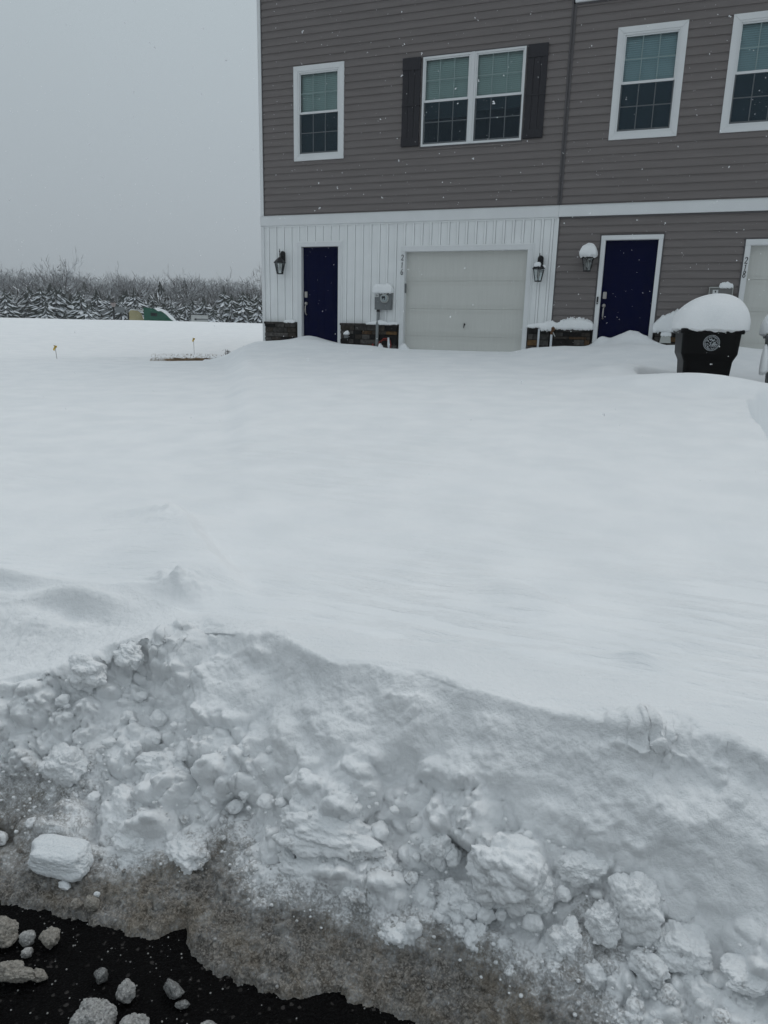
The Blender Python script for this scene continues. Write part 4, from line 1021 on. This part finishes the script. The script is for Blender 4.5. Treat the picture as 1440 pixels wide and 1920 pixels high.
b.poly([(XR+.2, YF-.35, ZT), (XR+.2, YF+5, ZT+2), (XR+.2, YF+10.3, ZT)]); b.build('roof', M_TRIM, H2)

# ---- snow lying on things
pad('snow_heap', -5.42, -5.01, YF-.16, YF-.02, 2.372, .155, 'rounded snow cap on top of the electric meter', 5, under=.03, p=3.5, wob=.15)
pad('snow_heap', -5.57, -4.89, YF-.13, YF-.01, 1.757, .075, 'thin snow strip on the stone ledge beneath the meter', 8, .02, prof=(.2, .5, .6, 1, .7, .3, .55, .4), p=4)
pad('snow_heap', -7.45, -7.19, YF-.12, YF-.01, 1.757, .045, 'small snow patch on the stone ledge left of the blue door', 9, .005, p=3)
pad('snow_heap', -2.31, -1.90, YF-.15, YF-.01, 1.757, .075, 'low snow strip on the stone ledge under the wall lamp', 12, .02, prof=(.4, .6, .8, .9, 1), p=5)
pad('snow_heap', -2.07, -1.74, YF-.19, YF-.01, 1.765, .105, 'snow lump over the pipes between the two houses', 13, .02, under=.06, prof=(.3, .6, .9, 1, .8), p=3)
pad('snow_heap', -1.80, -1.095, YF-.17, YF-.01, 1.757, .150, 'thick bristly snow strip on the stone ledge left of the right blue door', 14, .055, under=.035, prof=(.35, .6, .8, .95, 1.0, .92, .95, .75, .7), p=5, nx=120)
pad('snow_heap', -.075, .95, YF-.24, YF-.01, 1.757, .42, 'deep bristly snow drift on the ledge behind the black bin', 15, .05, under=.05, prof=(.35, .55, .62, .75, .85, .95, 1, 1, .9), p=4, nx=140)
pad('snow_heap', .07, .25, YF-.22, YF-.06, 1.655, .10, 'small snow cap on the dryer vent', 16, p=2.5)
pad('snow_heap', .92, 1.14, YF-.13, YF-.015, 2.472, .07, 'knobbly snow lump on top of the electric box', 17, .01, wob=.5, p=3)
pad('snow_heap', -6.055, -5.935, YF-.14, YF-.075, 1.545, .065, 'tiny snow cap on the outlet box', 18, prof=(.4, .8, 1, 1), p=2.5)
pad('snow_heap', -1.435, -1.135, YF-.33, YF-.03, 3.03, .185, 'big snow cap engulfing the lantern beside the right blue door', 19, under=.065, p=2.1, wob=.3)
pad('snow_heap', -2.225, -2.105, YF-.27, YF-.12, 2.825, .08, 'snow tuft on the lantern between the garage and the grey wall', 20, wob=.4)
pad('snow_heap', -2.115, -2.025, YF-.20, YF-.10, 2.800, .05, 'smaller snow tuft on the right shoulder of the middle lantern', 21, wob=.4)
pad('snow_clump', -4.80, -4.60, YF-.25, YF-.05, 1.24, .17, 'snow clump stuck at the foot of the left garage jamb', 22, wob=.6, prof=(.9, 1, .6, .3), cat='snow clump')
pad('snow_clump', -5.26, -5.15, YF-.24, YF-.12, 1.22, .14, 'snow clump on the cables at the foot of the conduit', 23, wob=.4, cat='snow clump')

# ------------------------------------------------------------------ wheeled bins
def rrect(cx, cy, w_, d_, r, z, rot, n=5):
    out_ = []
    for qx, qy, a0 in ((1, 1, 0), (-1, 1, 90), (-1, -1, 180), (1, -1, 270)):
        for k in range(n):
            a = R(a0+90*k/(n-1)); px = qx*(w_/2-r)+r*math.cos(a); py = qy*(d_/2-r)+r*math.sin(a)
            out_.append((cx+px*math.cos(rot)-py*math.sin(rot), cy+px*math.sin(rot)+py*math.cos(rot), z))
    return out_
def loft(rings, cap=True):
    mb = MB(); n = len(rings[0])
    for r_ in rings: mb.v += r_
    for i in range(len(rings)-1):
        for k in range(n): mb.f.append((i*n+k, i*n+(k+1) % n, (i+1)*n+(k+1) % n, (i+1)*n+k))
    if cap: mb.f.append(tuple(range(n))[::-1]); mb.f.append(tuple((len(rings)-1)*n+k for k in range(n)))
    return mb
def bin_(x, y, zt, rot, m, label, emblem=True):
    """zt = rim height"""
    b0 = zt-1.02
    root = tag(empty('wheeled_bin', (x, y, b0)), label, 'bin', 'wheeled bins by the right garage')
    rg = [rrect(x, y+.02, .46, .50, .05, b0, rot), rrect(x, y, .55, .60, .05, zt-.36, rot), rrect(x, y, .565, .61, .05, zt-.34, rot),
          rrect(x, y-.005, .63, .67, .06, zt-.27, rot), rrect(x, y-.005, .655, .70, .06, zt-.02, rot)]
    loft(rg).build('body', m, root, smooth=False)
    lid = [rrect(x, y, .70, .76, .06, zt-.035, rot), rrect(x, y, .71, .77, .06, zt-.005, rot), rrect(x, y, .69, .75, .06, zt+.02, rot), rrect(x, y, .45, .50, .1, zt+.07, rot)]
    loft(lid).build('lid', m, root)
    c, s = math.cos(rot), math.sin(rot)
    def P(px, py, z): return (x+px*c-py*s, y+px*s+py*c, z)
    for sg in (-1, 1):
        wv = MB(); wv.tube([P(sg*.20, .27, b0+.12), P(sg*.26, .27, b0+.12)], .12, 20); wv.build('wheel', M_BLACK, root)
        rb = MB(); rb.tube([P(sg*.24, -.315, zt-.30), P(sg*.262, -.352, zt-.05)], .010, 6); rb.build('corner_rib', m, root)
    h = MB(); h.tube([P(-.22, .40, zt-.05), P(.22, .40, zt-.05)], .015, 8); h.build('handle_bar', m, root)
    if emblem:
        # white stamped seal: ring with broken marks inside
        e_ = MB(); cz = zt-.14; py = lambda z: -.345-(z-(zt-.27))*.06
        for k in range(32):
            a0, a1 = 2*math.pi*k/32, 2*math.pi*(k+1)/32
            for ra, rb_ in ((.086, .091), (.062, .066)):
                if ra < .07 and k % 4 == 3: continue
                q = [(ra*math.cos(a0), cz+ra*math.sin(a0)), (rb_*math.cos(a0), cz+rb_*math.sin(a0)), (rb_*math.cos(a1), cz+rb_*math.sin(a1)), (ra*math.cos(a1), cz+ra*math.sin(a1))]
                e_.quad(*[P(u_, py(z_)-.004, z_) for u_, z_ in q])
            # lettering-like ticks round the rim
            am = (a0+a1)/2; ra, rb_ = .069, .082; dw = .05+.03*random.random()
            q = [(ra*math.cos(am-dw), cz+ra*math.sin(am-dw)), (rb_*math.cos(am-dw), cz+rb_*math.sin(am-dw)), (rb_*math.cos(am+dw*.3), cz+rb_*math.sin(am+dw*.3)), (ra*math.cos(am+dw*.6), cz+ra*math.sin(am+dw*.6))]
            e_.quad(*[P(u_, py(z_)-.004, z_) for u_, z_ in q])
        g = random.Random(4)
        for k in range(70):
            a = g.uniform(0, 6.28); rr = .056*g.random()**.5; u0, z0 = rr*math.cos(a), cz+rr*math.sin(a)*.95-.004
            n = g.randint(3, 5); st = g.uniform(0, 6); sz = g.uniform(.004, .010)
            e_.poly([P(u0+sz*math.cos(st+6.283*j/n), py(z0)-.0045, z0+sz*.8*math.sin(st+6.283*j/n)) for j in range(n)])
        e_.build('emblem', M_EMB, root)
    return root
bin_(.585, 9.78, 1.70, R(6), M_BIN, 'black wheeled bin with a round white seal, half buried before the right garage')
bin_(1.58, 9.85, 1.66, R(-4), M_FROST, 'grey frosted bin cut off by the right edge of the photo', False)
def dome(name, cx, cy, z, rx, ry, h, label, seed, rot=0.0, skx=0.0, sq=2.4, droop=.06):
    d, f = ICO[6]; q = d.copy()
    # superellipsoid in plan, dome above, short tucked-in underside
    pl = (np.abs(q[:, 0])**sq+np.abs(q[:, 1])**sq)**(1/sq); hz = np.sqrt(np.maximum(1-q[:, 2]**2, 0)); k = np.where(pl > 1e-6, hz/np.maximum(pl, 1e-6), 1)
    X = q[:, 0]*k; Y = q[:, 1]*k; Z = q[:, 2]
    bul = 1+.03*fbm(q[:, 0]*1.5+seed, q[:, 1]*1.5, q[:, 2]*1.5, o=3, seed=seed)
    Zt = np.where(Z > 0, h*np.maximum(Z, 0)**.88, -droop*np.abs(Z)**.5*(1+.5*fbm(X*9, Y*9, seed=seed+3, o=3)))
    Zt = Zt*(1+skx*X)
    X = X*rx*bul; Y = Y*ry*bul
    c, s = math.cos(rot), math.sin(rot)
    V = np.stack((cx+X*c-Y*s, cy+X*s+Y*c, z+Zt), 1); a = Acc(); a.add((V, f), 0)
    # bottom edge ragged
    return tag(a.build(name, M_SNOWCLEAN), label, 'snow heap')
dome('snow_heap', .60, 9.76, 1.735, .435, .44, .40, 'huge smooth snow mound on the lid of the black bin', 3, R(6), .12)
dome('snow_heap', 1.56, 9.85, 1.70, .40, .44, .36, 'snow mound on the frosted bin at the right edge', 8, R(-4))
dome('snow_clump', 1.23, 9.55, 1.28, .05, .07, .27, 'snow clinging to the left side of the frosted bin', 12, 0, -.3, 2.0)

# ------------------------------------------------------------------ lawn flags, bushes, grass
def flag(x, y, z, h, lean, lab, s=1.0):
    r_ = tag(empty('marker_flag', (x, y, z)), lab, 'flag', 'yellow marker flags')
    b = MB(); b.tube([(x, y, z-.2), (x+lean*.5, y, z+h*.5), (x+lean, y, z+h)], .005, 6); b.build('wire', M_WIRE, r_)
    n = 5; f = MB(); top = z+h; L_ = .075*s
    f.v = []; rows = []
    for i in range(n):
        t = i/(n-1); yy = y+.012*math.sin(t*5); f.v += [(x+lean-.03+.008*math.sin(t*6), yy, top-t*L_*1.2), (x+lean+.035-.025*t, yy+.02*math.cos(t*4), top-.01-t*L_*1.25)]
        f.v += []
    for i in range(n-1): f.f.append((2*i, 2*i+1, 2*i+3, 2*i+2))
    # back face 2 mm behind gives it thickness
    k = len(f.v); f.v += [(a, b_+.003, c) for a, b_, c in f.v]; f.f += [tuple(q+k for q in reversed(ff)) for ff in f.f]
    f.build('pennant', M_YELLOW, r_)
flag(-10.45, 10.6, zat(-10.45, 10.6), .25, -.04, 'yellow marker flag on a bent wire, nearer one far left on the snow')
flag(-11.2, 16.0, zat(-11.2, 16.0), .42, -.01, 'small yellow marker flag behind the bare patch of lawn')
def shrub(x, y, z, n, h, spread, lab, sd_):
    g = random.Random(sd_); r_ = tag(empty('shrub', (x, y, z)), lab, 'shrub', 'snow-buried shrubs at the house corner')
    st = MB(); lf = MB()
    for i in range(n):
        a = g.uniform(0, 6.28); l = g.uniform(.6, 1)*h; tx = math.cos(a)*spread*g.random(); ty = math.sin(a)*spread*g.random()
        p0 = Vector((x+tx*.6, y+ty*.5, z-.1)); p1 = Vector((x+tx, y+ty, z+l)); st.tube([tuple(p0), tuple(p1)], .004, 4)
        for k in range(9):
            t = g.uniform(.45, 1.05); c = p0.lerp(p1, t)+Vector((g.uniform(-.035, .035), g.uniform(-.03, .03), g.uniform(-.02, .02)))
            d = Vector((g.uniform(-1, 1), g.uniform(-1, 1), g.uniform(-.6, 1))).normalized()*g.uniform(.015, .035); e_ = d.cross(Vector((g.random(), g.random(), 1))).normalized()*.011
            lf.quad(tuple(c), tuple(c+d*.5+e_), tuple(c+d), tuple(c+d*.5-e_))
    st.build('stems', M_TRUNK, r_); lf.build('leaves', M_LEAF, r_)
shrub(-8.42, 14.1, zat(-8.42, 14.1)+.02, 9, .12, .10, 'dark brown leafy tuft poking out of the snow left of the stone corner', 1)
shrub(-8.16, 14.0, zat(-8.16, 14.0)-.01, 10, .12, .13, 'sparse dark sprigs in the snow touching the house corner', 2)
shrub(-9.02, 14.15, zat(-9.02, 14.15)-.02, 7, .16, .07, 'dark twigs at the left foot of the snow mound', 3)
gs = MB(); g = random.Random(5); z0_ = zat(-9.2, 13.1)
for i in range(2200):
    a = g.uniform(-1.1, 1.1); t = g.uniform(0, 1); uq = a*.95; vq = .10+.40*t
    x = -9.05+uq*.6-vq*.8; y = 12.95+uq*.8+vq*.6
    if GG[int(np.searchsorted(YS, y)), int(np.searchsorted(XS, x))] < .25: continue
    z = zat(x, y) if i % 6 == 0 else z0_
    z0_ = z; l = g.uniform(.006, .028); dx, dy = g.uniform(-.04, .04), g.uniform(-.04, .04)
    gs.quad((x-.004, y, z-.01), (x+.004, y, z-.01), (x+dx+.001, y+dy, z+l), (x+dx-.001, y+dy, z+l))
tag(gs.build('dead_grass', mat('straw', (.20, .13, .065), .8, .1, noise=.5, nscale=20)), 'brown dead grass showing through a hole in the snow', 'grass', kind='stuff')

# ------------------------------------------------------------------ beyond the berm
def zf(x, y): return float(yard(np.array([float(x)]), np.array([float(y)]))[0])
# lamp post
lp = tag(empty('lamp_post', (-45.54, 53.2, zf(-45.5, 53.2))), 'black lamp post with a lantern head in front of the snowy trees', 'lamp post')
b = MB(); b.tube([(-45.54, 53.2, -.6), (-45.54, 53.2, 3.2)], [.10, .075], 8); b.build('pole', M_BLACK, lp)
b = MB(); b.tube([(-45.54, 53.2, 3.2), (-45.54, 53.2, 3.25), (-45.54, 53.2, 3.55)], [.08, .16, .26], 6); b.build('lantern', mat('far_glass', (.30, .25, .24), .3, .4), lp)
b = MB(); b.tube([(-45.54, 53.2, 3.55), (-45.54, 53.2, 3.58), (-45.54, 53.2, 3.75), (-45.54, 53.2, 3.95)], [.42, .40, .14, .03], 8); b.build('lantern_hood', M_BLACK, lp)
# board on a post
sg = tag(empty('sign_board', (-46.35, 55.1, zf(-46, 55))), 'grey board on a post beside the lamp post', 'sign')
b = MB(); b.box(-46.40, -46.30, 55.05, 55.15, -.6, 3.3); b.build('post', M_BLACK, sg)
b = MB(); b.box(-46.95, -45.85, 54.98, 55.04, 2.75, 3.25); b.build('board', M_GREYMETAL, sg, bevel=.01)
def rotbox(name, cx, cy, ang, fn, lab, cat):
    root = tag(empty(name, (cx, cy, zf(cx, cy))), lab, cat)
    c, s = math.cos(ang), math.sin(ang)
    def place(mb, nm, m, **k):
        mb.v = [(cx+a*c-b_*s, cy+a*s+b_*c, z) for a, b_, z in mb.v]; return mb.build(nm, m, root, **k)
    fn(place); return root
VA = R(37)
def beige(place):
    b = MB(); b.prism([(-.58, .8), (.72, .8), (.56, 1.9), (.30, 2.62), (.18, 2.74), (-.40, 2.80), (-.55, 2.68), (-.58, 1.4)], -.9, .9); place(b, 'cover', M_BEIGE, bevel=.05)
    b = MB(); b.box(-.66, -.60, -.92, .92, .6, 2.62); place(b, 'end_rail', M_DARK)
    b = MB(); b.box(-.5, .6, -.5, .5, 2.78, 2.86); place(b, 'snow_layer', M_SNOWCLEAN, bevel=.03)
rotbox('covered_trailer', -39.0, 48.2, VA, beige, 'beige rounded trailer cover rising behind the snow berm', 'trailer')
def green(place):
    b = MB(); b.prism([(-.9, .6), (1.4, .6), (1.4, 1.85), (.55, 2.66), (-.25, 2.93), (-.9, 2.98)], -1, 1); place(b, 'hull', M_GREEN, fix=True)
    b = MB(); b.box(-.38, .08, -1.03, -1.0, 2.36, 2.60); place(b, 'window', M_DARK)
    b = MB(); b.box(-.94, 1.0, -1.02, -1.005, 2.08, 2.14); place(b, 'rail', M_GREEN)
    b = MB(); b.prism([(-.12, 2.93), (.16, 2.72), (.36, 2.76), (.72, 2.52), (1.02, 2.20), (1.5, 1.86), (1.62, 1.90), (1.30, 2.28), (.75, 2.80), (.30, 2.97), (-.1, 2.99)], -1.05, 1.05); place(b, 'snow_layer', M_SNOWCLEAN, bevel=.03)
rotbox('steel_skip', -36.6, 47.5, VA, green, 'dark green sloping skip with a black window and snow on its slope', 'skip')
def white(place):
    b = MB(); b.box(-.78, .80, -1, 1, .6, 2.80); place(b, 'box_body', M_TRAILER, bevel=.03)
    b = MB(); b.box(-.84, .86, -1.06, 1.06, 2.80, 2.86); place(b, 'roof_edge', M_DARK)
    b = MB(); b.box(-.28, .78, -1.02, -1.0, 2.30, 2.42); place(b, 'vent_strip', M_GREYMETAL)
    b = MB(); b.box(-.5, -.3, -1.02, -1.0, 2.28, 2.44); place(b, 'tail_light', M_DARK)
rotbox('box_trailer', -42.5, 61.8, VA, white, 'small white box trailer with a dark roof edge beyond the berm', 'trailer')

# ---- trees
def conifer_mesh(seed, H=1.0):
    g = random.Random(seed); mb = MB(); nl = 22
    for i in range(nl):
        t = i/(nl-1); z = .06+.92*t; rad = (.27*(1-t)**.7+.02)*g.uniform(.65, 1.3); n = int(25*(1-t)+7)
        for k in range(n):
            a = 6.283*(k+g.random())/n; l = rad*g.uniform(.65, 1.2); dr = g.uniform(.15, .6)*l; zz = z+g.uniform(-.02, .02)
            c, s = math.cos(a), math.sin(a); wd = l*g.uniform(.06, .17)
            p0 = (0, 0, zz+.03); pm = (c*l*.55, s*l*.55, zz+.01-dr*.2); p1 = (c*l, s*l, zz-dr)
            L1 = (pm[0]-s*wd, pm[1]+c*wd, pm[2]-.012-dr*.15); R1 = (pm[0]+s*wd, pm[1]-c*wd, pm[2]-.012-dr*.15)
            mb.f.append((len(mb.v), len(mb.v)+1, len(mb.v)+2)); mb.v += [p0, L1, pm]
            mb.f.append((len(mb.v), len(mb.v)+1, len(mb.v)+2)); mb.v += [p0, pm, R1]
            mb.f.append((len(mb.v), len(mb.v)+1, len(mb.v)+2)); mb.v += [pm, L1, p1]
            mb.f.append((len(mb.v), len(mb.v)+1, len(mb.v)+2)); mb.v += [pm, p1, R1]
            # hanging needles in shadow below the bough
            q = .05*g.random()+.02
            mb.f.append((len(mb.v), len(mb.v)+1, len(mb.v)+2)); mb.v += [p0, (p1[0], p1[1], p1[2]-.01), (pm[0], pm[1], pm[2]-q-.03)]
    me = bpy.data.meshes.new('conifer_crown'); me.from_pydata(mb.v, [], mb.f); me.materials.append(M_CONIFER); return me
def bare_mesh(seed, twig, up=1.0, depth=5):
    g = random.Random(seed); mb = MB(); tr = MB()
    def grow(p, d, l, r, lev):
        n = 3 if lev < 2 else 2; pts = [p]; q = p; dd = d
        for i in range(n):
            dd = (dd+Vector((g.uniform(-.18, .18), g.uniform(-.18, .18), g.uniform(-.03, .12)))).normalized(); q = q+dd*l/n; pts.append(q)
        (tr if lev == 0 else mb).tube([tuple(a) for a in pts], [r*(1-.35*i/n) for i in range(n+1)], 5 if lev < 2 else 3, caps=False)
        if lev >= depth: return
        kids = 3 if lev < depth-1 else 4
        if lev == 0: kids = 5
        for k in range(kids):
            t = g.uniform(.45, 1.0) if lev else g.uniform(.3, 1.0); base = p+(q-p)*t
            base = pts[min(len(pts)-1, max(1, int(round(t*n))))]
            a = g.uniform(0, 6.283); sp_ = g.uniform(.35, .85); side = dd.orthogonal().normalized(); side = Matrix.Rotation(a, 3, dd)@side
            nd = (dd*math.cos(sp_)+side*math.sin(sp_)+Vector((0, 0, .15*up))).normalized()
            grow(base, nd, l*g.uniform(.52, .80), r*g.uniform(.45, .62), lev+1)
    grow(Vector((0, 0, 0)), Vector((0, 0, 1)), .40, .020, 0)
    twig_cloud(mb, g, 520, (0, 0, .62), (.27, .27, .36), .075, .0028, .5)
    me = bpy.data.meshes.new('bare_crown'); me.from_pydata(mb.v, [], mb.f); me.materials.append(twig)
    m2 = bpy.data.meshes.new('bare_trunk'); m2.from_pydata(tr.v, [], tr.f); m2.materials.append(M_TRUNK); return me, m2
def twig_cloud(mb, g, n, c, r, l, wd, up=.5):
    for i in range(n):
        d = Vector((g.gauss(0, 1), g.gauss(0, 1), g.gauss(0, 1))).normalized()*g.random()**.4
        p = Vector((c[0]+d.x*r[0], c[1]+d.y*r[1], c[2]+d.z*r[2])); t = (Vector((d.x, d.y, up+.3*g.random()))+Vector((g.uniform(-.6, .6), g.uniform(-.6, .6), g.uniform(-.5, .5)))).normalized()*l*g.uniform(.5, 1.3)
        s_ = t.cross(Vector((g.uniform(-1, 1), g.uniform(-1, 1), g.uniform(-1, 1)))).normalized()*wd*g.uniform(.6, 1.4)
        mb.quad(tuple(p-s_), tuple(p+s_), tuple(p+t+s_*.3), tuple(p+t-s_*.3))
def thicket_mesh(seed):
    g = random.Random(seed); mb = MB()
    for k in range(7): twig_cloud(mb, g, 75, (g.uniform(-.3, .3), g.uniform(-.3, .3), g.uniform(.25, .72)), (.20, .20, .20), .10, .014, .1)
    me = bpy.data.meshes.new('thicket_crown'); me.from_pydata(mb.v, [], mb.f); me.materials.append(M_THICK); return me
M_THICK = sided('thicket_snowy', (.060, .060, .055), (.76, .78, .80), .30, .62, 1.2)
CON = [conifer_mesh(s) for s in (1, 2, 3, 4)]; BARE = [bare_mesh(s, M_TWIG) for s in (11, 12, 13, 14)]
tk = MB(); tk.tube([(0, 0, -.05), (0, 0, .5), (0, 0, .95)], [.022, .014, .003], 6, caps=False)
TK = bpy.data.meshes.new('conifer_trunk'); TK.from_pydata(tk.v, [], tk.f); TK.materials.append(M_TRUNK)
THK = [thicket_mesh(s) for s in (31, 32, 33)]
def tree(kind, x, y, h, lab, group, wid=1.0):
    z = zf(x, y)-.1
    root = tag(empty({'c': 'conifer', 'b': 'bare_tree', 's': 'snowy_thicket'}[kind], (x, y, z)), lab, 'tree', group)
    if kind == 'c': parts = (('trunk', TK), ('crown', random.choice(CON)))
    elif kind == 's': parts = (('trunk', TK), ('crown', random.choice(THK)))
    else: a, b_ = random.choice(BARE); parts = (('trunk', b_), ('crown', a))
    rz = random.uniform(0, 6.28)
    for nm, me in parts:
        o = bpy.data.objects.new(nm, me); col.objects.link(o); o.parent = root; o.scale = (h*wid, h*wid, h); o.rotation_euler = (0, 0, rz)
def polar(px, D):      # bearing along the tree line, in degrees left of straight ahead
    a = R(px); return (-math.sin(a)*D, math.cos(a)*D)
g = random.Random(99)
for i in range(62):
    a = 29+i*.35+g.uniform(-.2, .2); D = g.uniform(82, 97); x, y = polar(a, D)
    tree('c', x, y, g.uniform(4.6, 7.2)*D/90, 'low snow-laden conifer in the front row beyond the berm', 'snow-laden conifers beyond the berm', g.uniform(1.0, 1.6))
for i in range(110):
    a = 29+i*.2+g.uniform(-.15, .15); D = g.uniform(88, 110); x, y = polar(a, D)
    tree('s', x, y, g.uniform(4.4, 8.2)*D/97, 'white snow-plastered thicket among the conifers at the edge of the wood', 'snow-plastered thickets at the edge of the wood', g.uniform(.7, 1.1))
for i in range(16):
    a = 29+i*1.35+g.uniform(-.4, .4); D = g.uniform(100, 112); x, y = polar(a, D)
    tree('c', x, y, g.choice((6.5, 7.5, 8, 8.8, 9.6)), 'taller snowy conifer rising among the bare trees', 'taller conifers in the wood', g.uniform(.7, 1.1))
for i in range(80):
    a = 29+i*.275+g.uniform(-.2, .2); D = g.uniform(98, 122); x, y = polar(a, D)
    tree('b', x, y, g.uniform(7.6, 10.2)*D/110, 'grey leafless tree with snow on its twigs in the wood', 'leafless trees in the wood', g.uniform(.8, 1.1))
for a, D, h in ((44.6, 97, 10.6), (35.2, 97, 9.9), (29.9, 100, 10.8)):
    x, y = polar(a, D); tree('b', x, y, h, {44.6: 'tall dark forked bare tree standing out at the left of the wood', 35.2: 'V-shaped bare tree above the white trailer', 29.9: 'tall bare tree at the house corner'}[a], None, .95)
# the wood behind, one mass
V_, F_ = [], []; n = 0
far = [bare_mesh(s, M_TWIGDARK, depth=4) for s in (21, 22, 23)]
arr = []
for a, b_ in far:
    vv = np.array([v.co[:] for v in a.vertices]); ff = np.array([list(p.vertices) for p in a.polygons]); arr.append((vv, ff))
for i in range(520):
    a = 26+g.uniform(0, 25); D = g.uniform(118, 165); x, y = polar(a, D); vv, ff = g.choice(arr); h = g.uniform(8.4, 12.0)*D/140; rz = g.uniform(0, 6.28)
    c, s = math.cos(rz), math.sin(rz); P = np.stack(((vv[:, 0]*c-vv[:, 1]*s)*h*.9+x, (vv[:, 0]*s+vv[:, 1]*c)*h*.9+y, vv[:, 2]*h-1.6), 1)
    V_.append(P); F_.append(ff+n); n += len(P)
Vn = np.concatenate(V_).astype(np.float32); Fn = np.concatenate(F_)
me = bpy.data.meshes.new('far_wood'); me.vertices.add(len(Vn)); me.vertices.foreach_set('co', Vn.ravel()); me.loops.add(Fn.size); me.loops.foreach_set('vertex_index', Fn.ravel().astype(np.int32))
me.polygons.add(len(Fn)); me.polygons.foreach_set('loop_start', np.arange(0, Fn.size, 4, dtype=np.int32)); me.update(calc_edges=True); me.materials.append(M_TWIGDARK)
tag(put('far_wood', me), 'grey mass of leafless woodland behind the first trees', 'woodland', kind='stuff')

# ------------------------------------------------------------------ falling snow
fl = MB(); g = random.Random(12)
for i in range(3600):
    y = g.uniform(2.6, 13.8); x = g.uniform(-.95*y-1, .45*y+1); z = g.uniform(1.0, 1.6+.62*y)
    s = g.uniform(.0018, .0040)*(.8 if g.random() < .93 else 1.35); n = 1 if g.random() < .7 else 3
    for k in range(n):
        cx, cy, cz = x+g.uniform(-1, 1)*s*1.3*(n > 1), y, z+g.uniform(-1, 1)*s*1.3*(n > 1)
        q = [(cx+s*g.uniform(.6, 1.3), cy, cz), (cx-s*g.uniform(.6, 1.3), cy, cz), (cx, cy+s, cz), (cx, cy-s, cz), (cx, cy, cz+s*g.uniform(.6, 1.3)), (cx, cy, cz-s*g.uniform(.6, 1.3))]
        b_ = len(fl.v); fl.v += q; fl.f += [(b_+0, b_+2, b_+4), (b_+2, b_+1, b_+4), (b_+1, b_+3, b_+4), (b_+3, b_+0, b_+4), (b_+2, b_+0, b_+5), (b_+1, b_+2, b_+5), (b_+3, b_+1, b_+5), (b_+0, b_+3, b_+5)]
tag(fl.build('falling_snow', M_FLAKE), 'small white snowflakes falling through the air', 'snowflakes', kind='stuff')

# ------------------------------------------------------------------ snowy air
hm = bpy.data.materials.new('haze_air'); hm.use_nodes = True; t = hm.node_tree; t.nodes.clear()
o = t.nodes.new('ShaderNodeOutputMaterial'); v = t.nodes.new('ShaderNodeVolumePrincipled')
v.inputs['Color'].default_value = (.93, .95, .97, 1); v.inputs['Density'].default_value = .0013; v.inputs['Anisotropy'].default_value = .2
t.links.new(v.outputs[0], o.inputs['Volume'])
b = MB(); b.box(-440, 310, -310, 440, -3.2, 14.5); tag(b.build('haze', hm), 'thin snowy haze in the air', 'haze', kind='stuff')
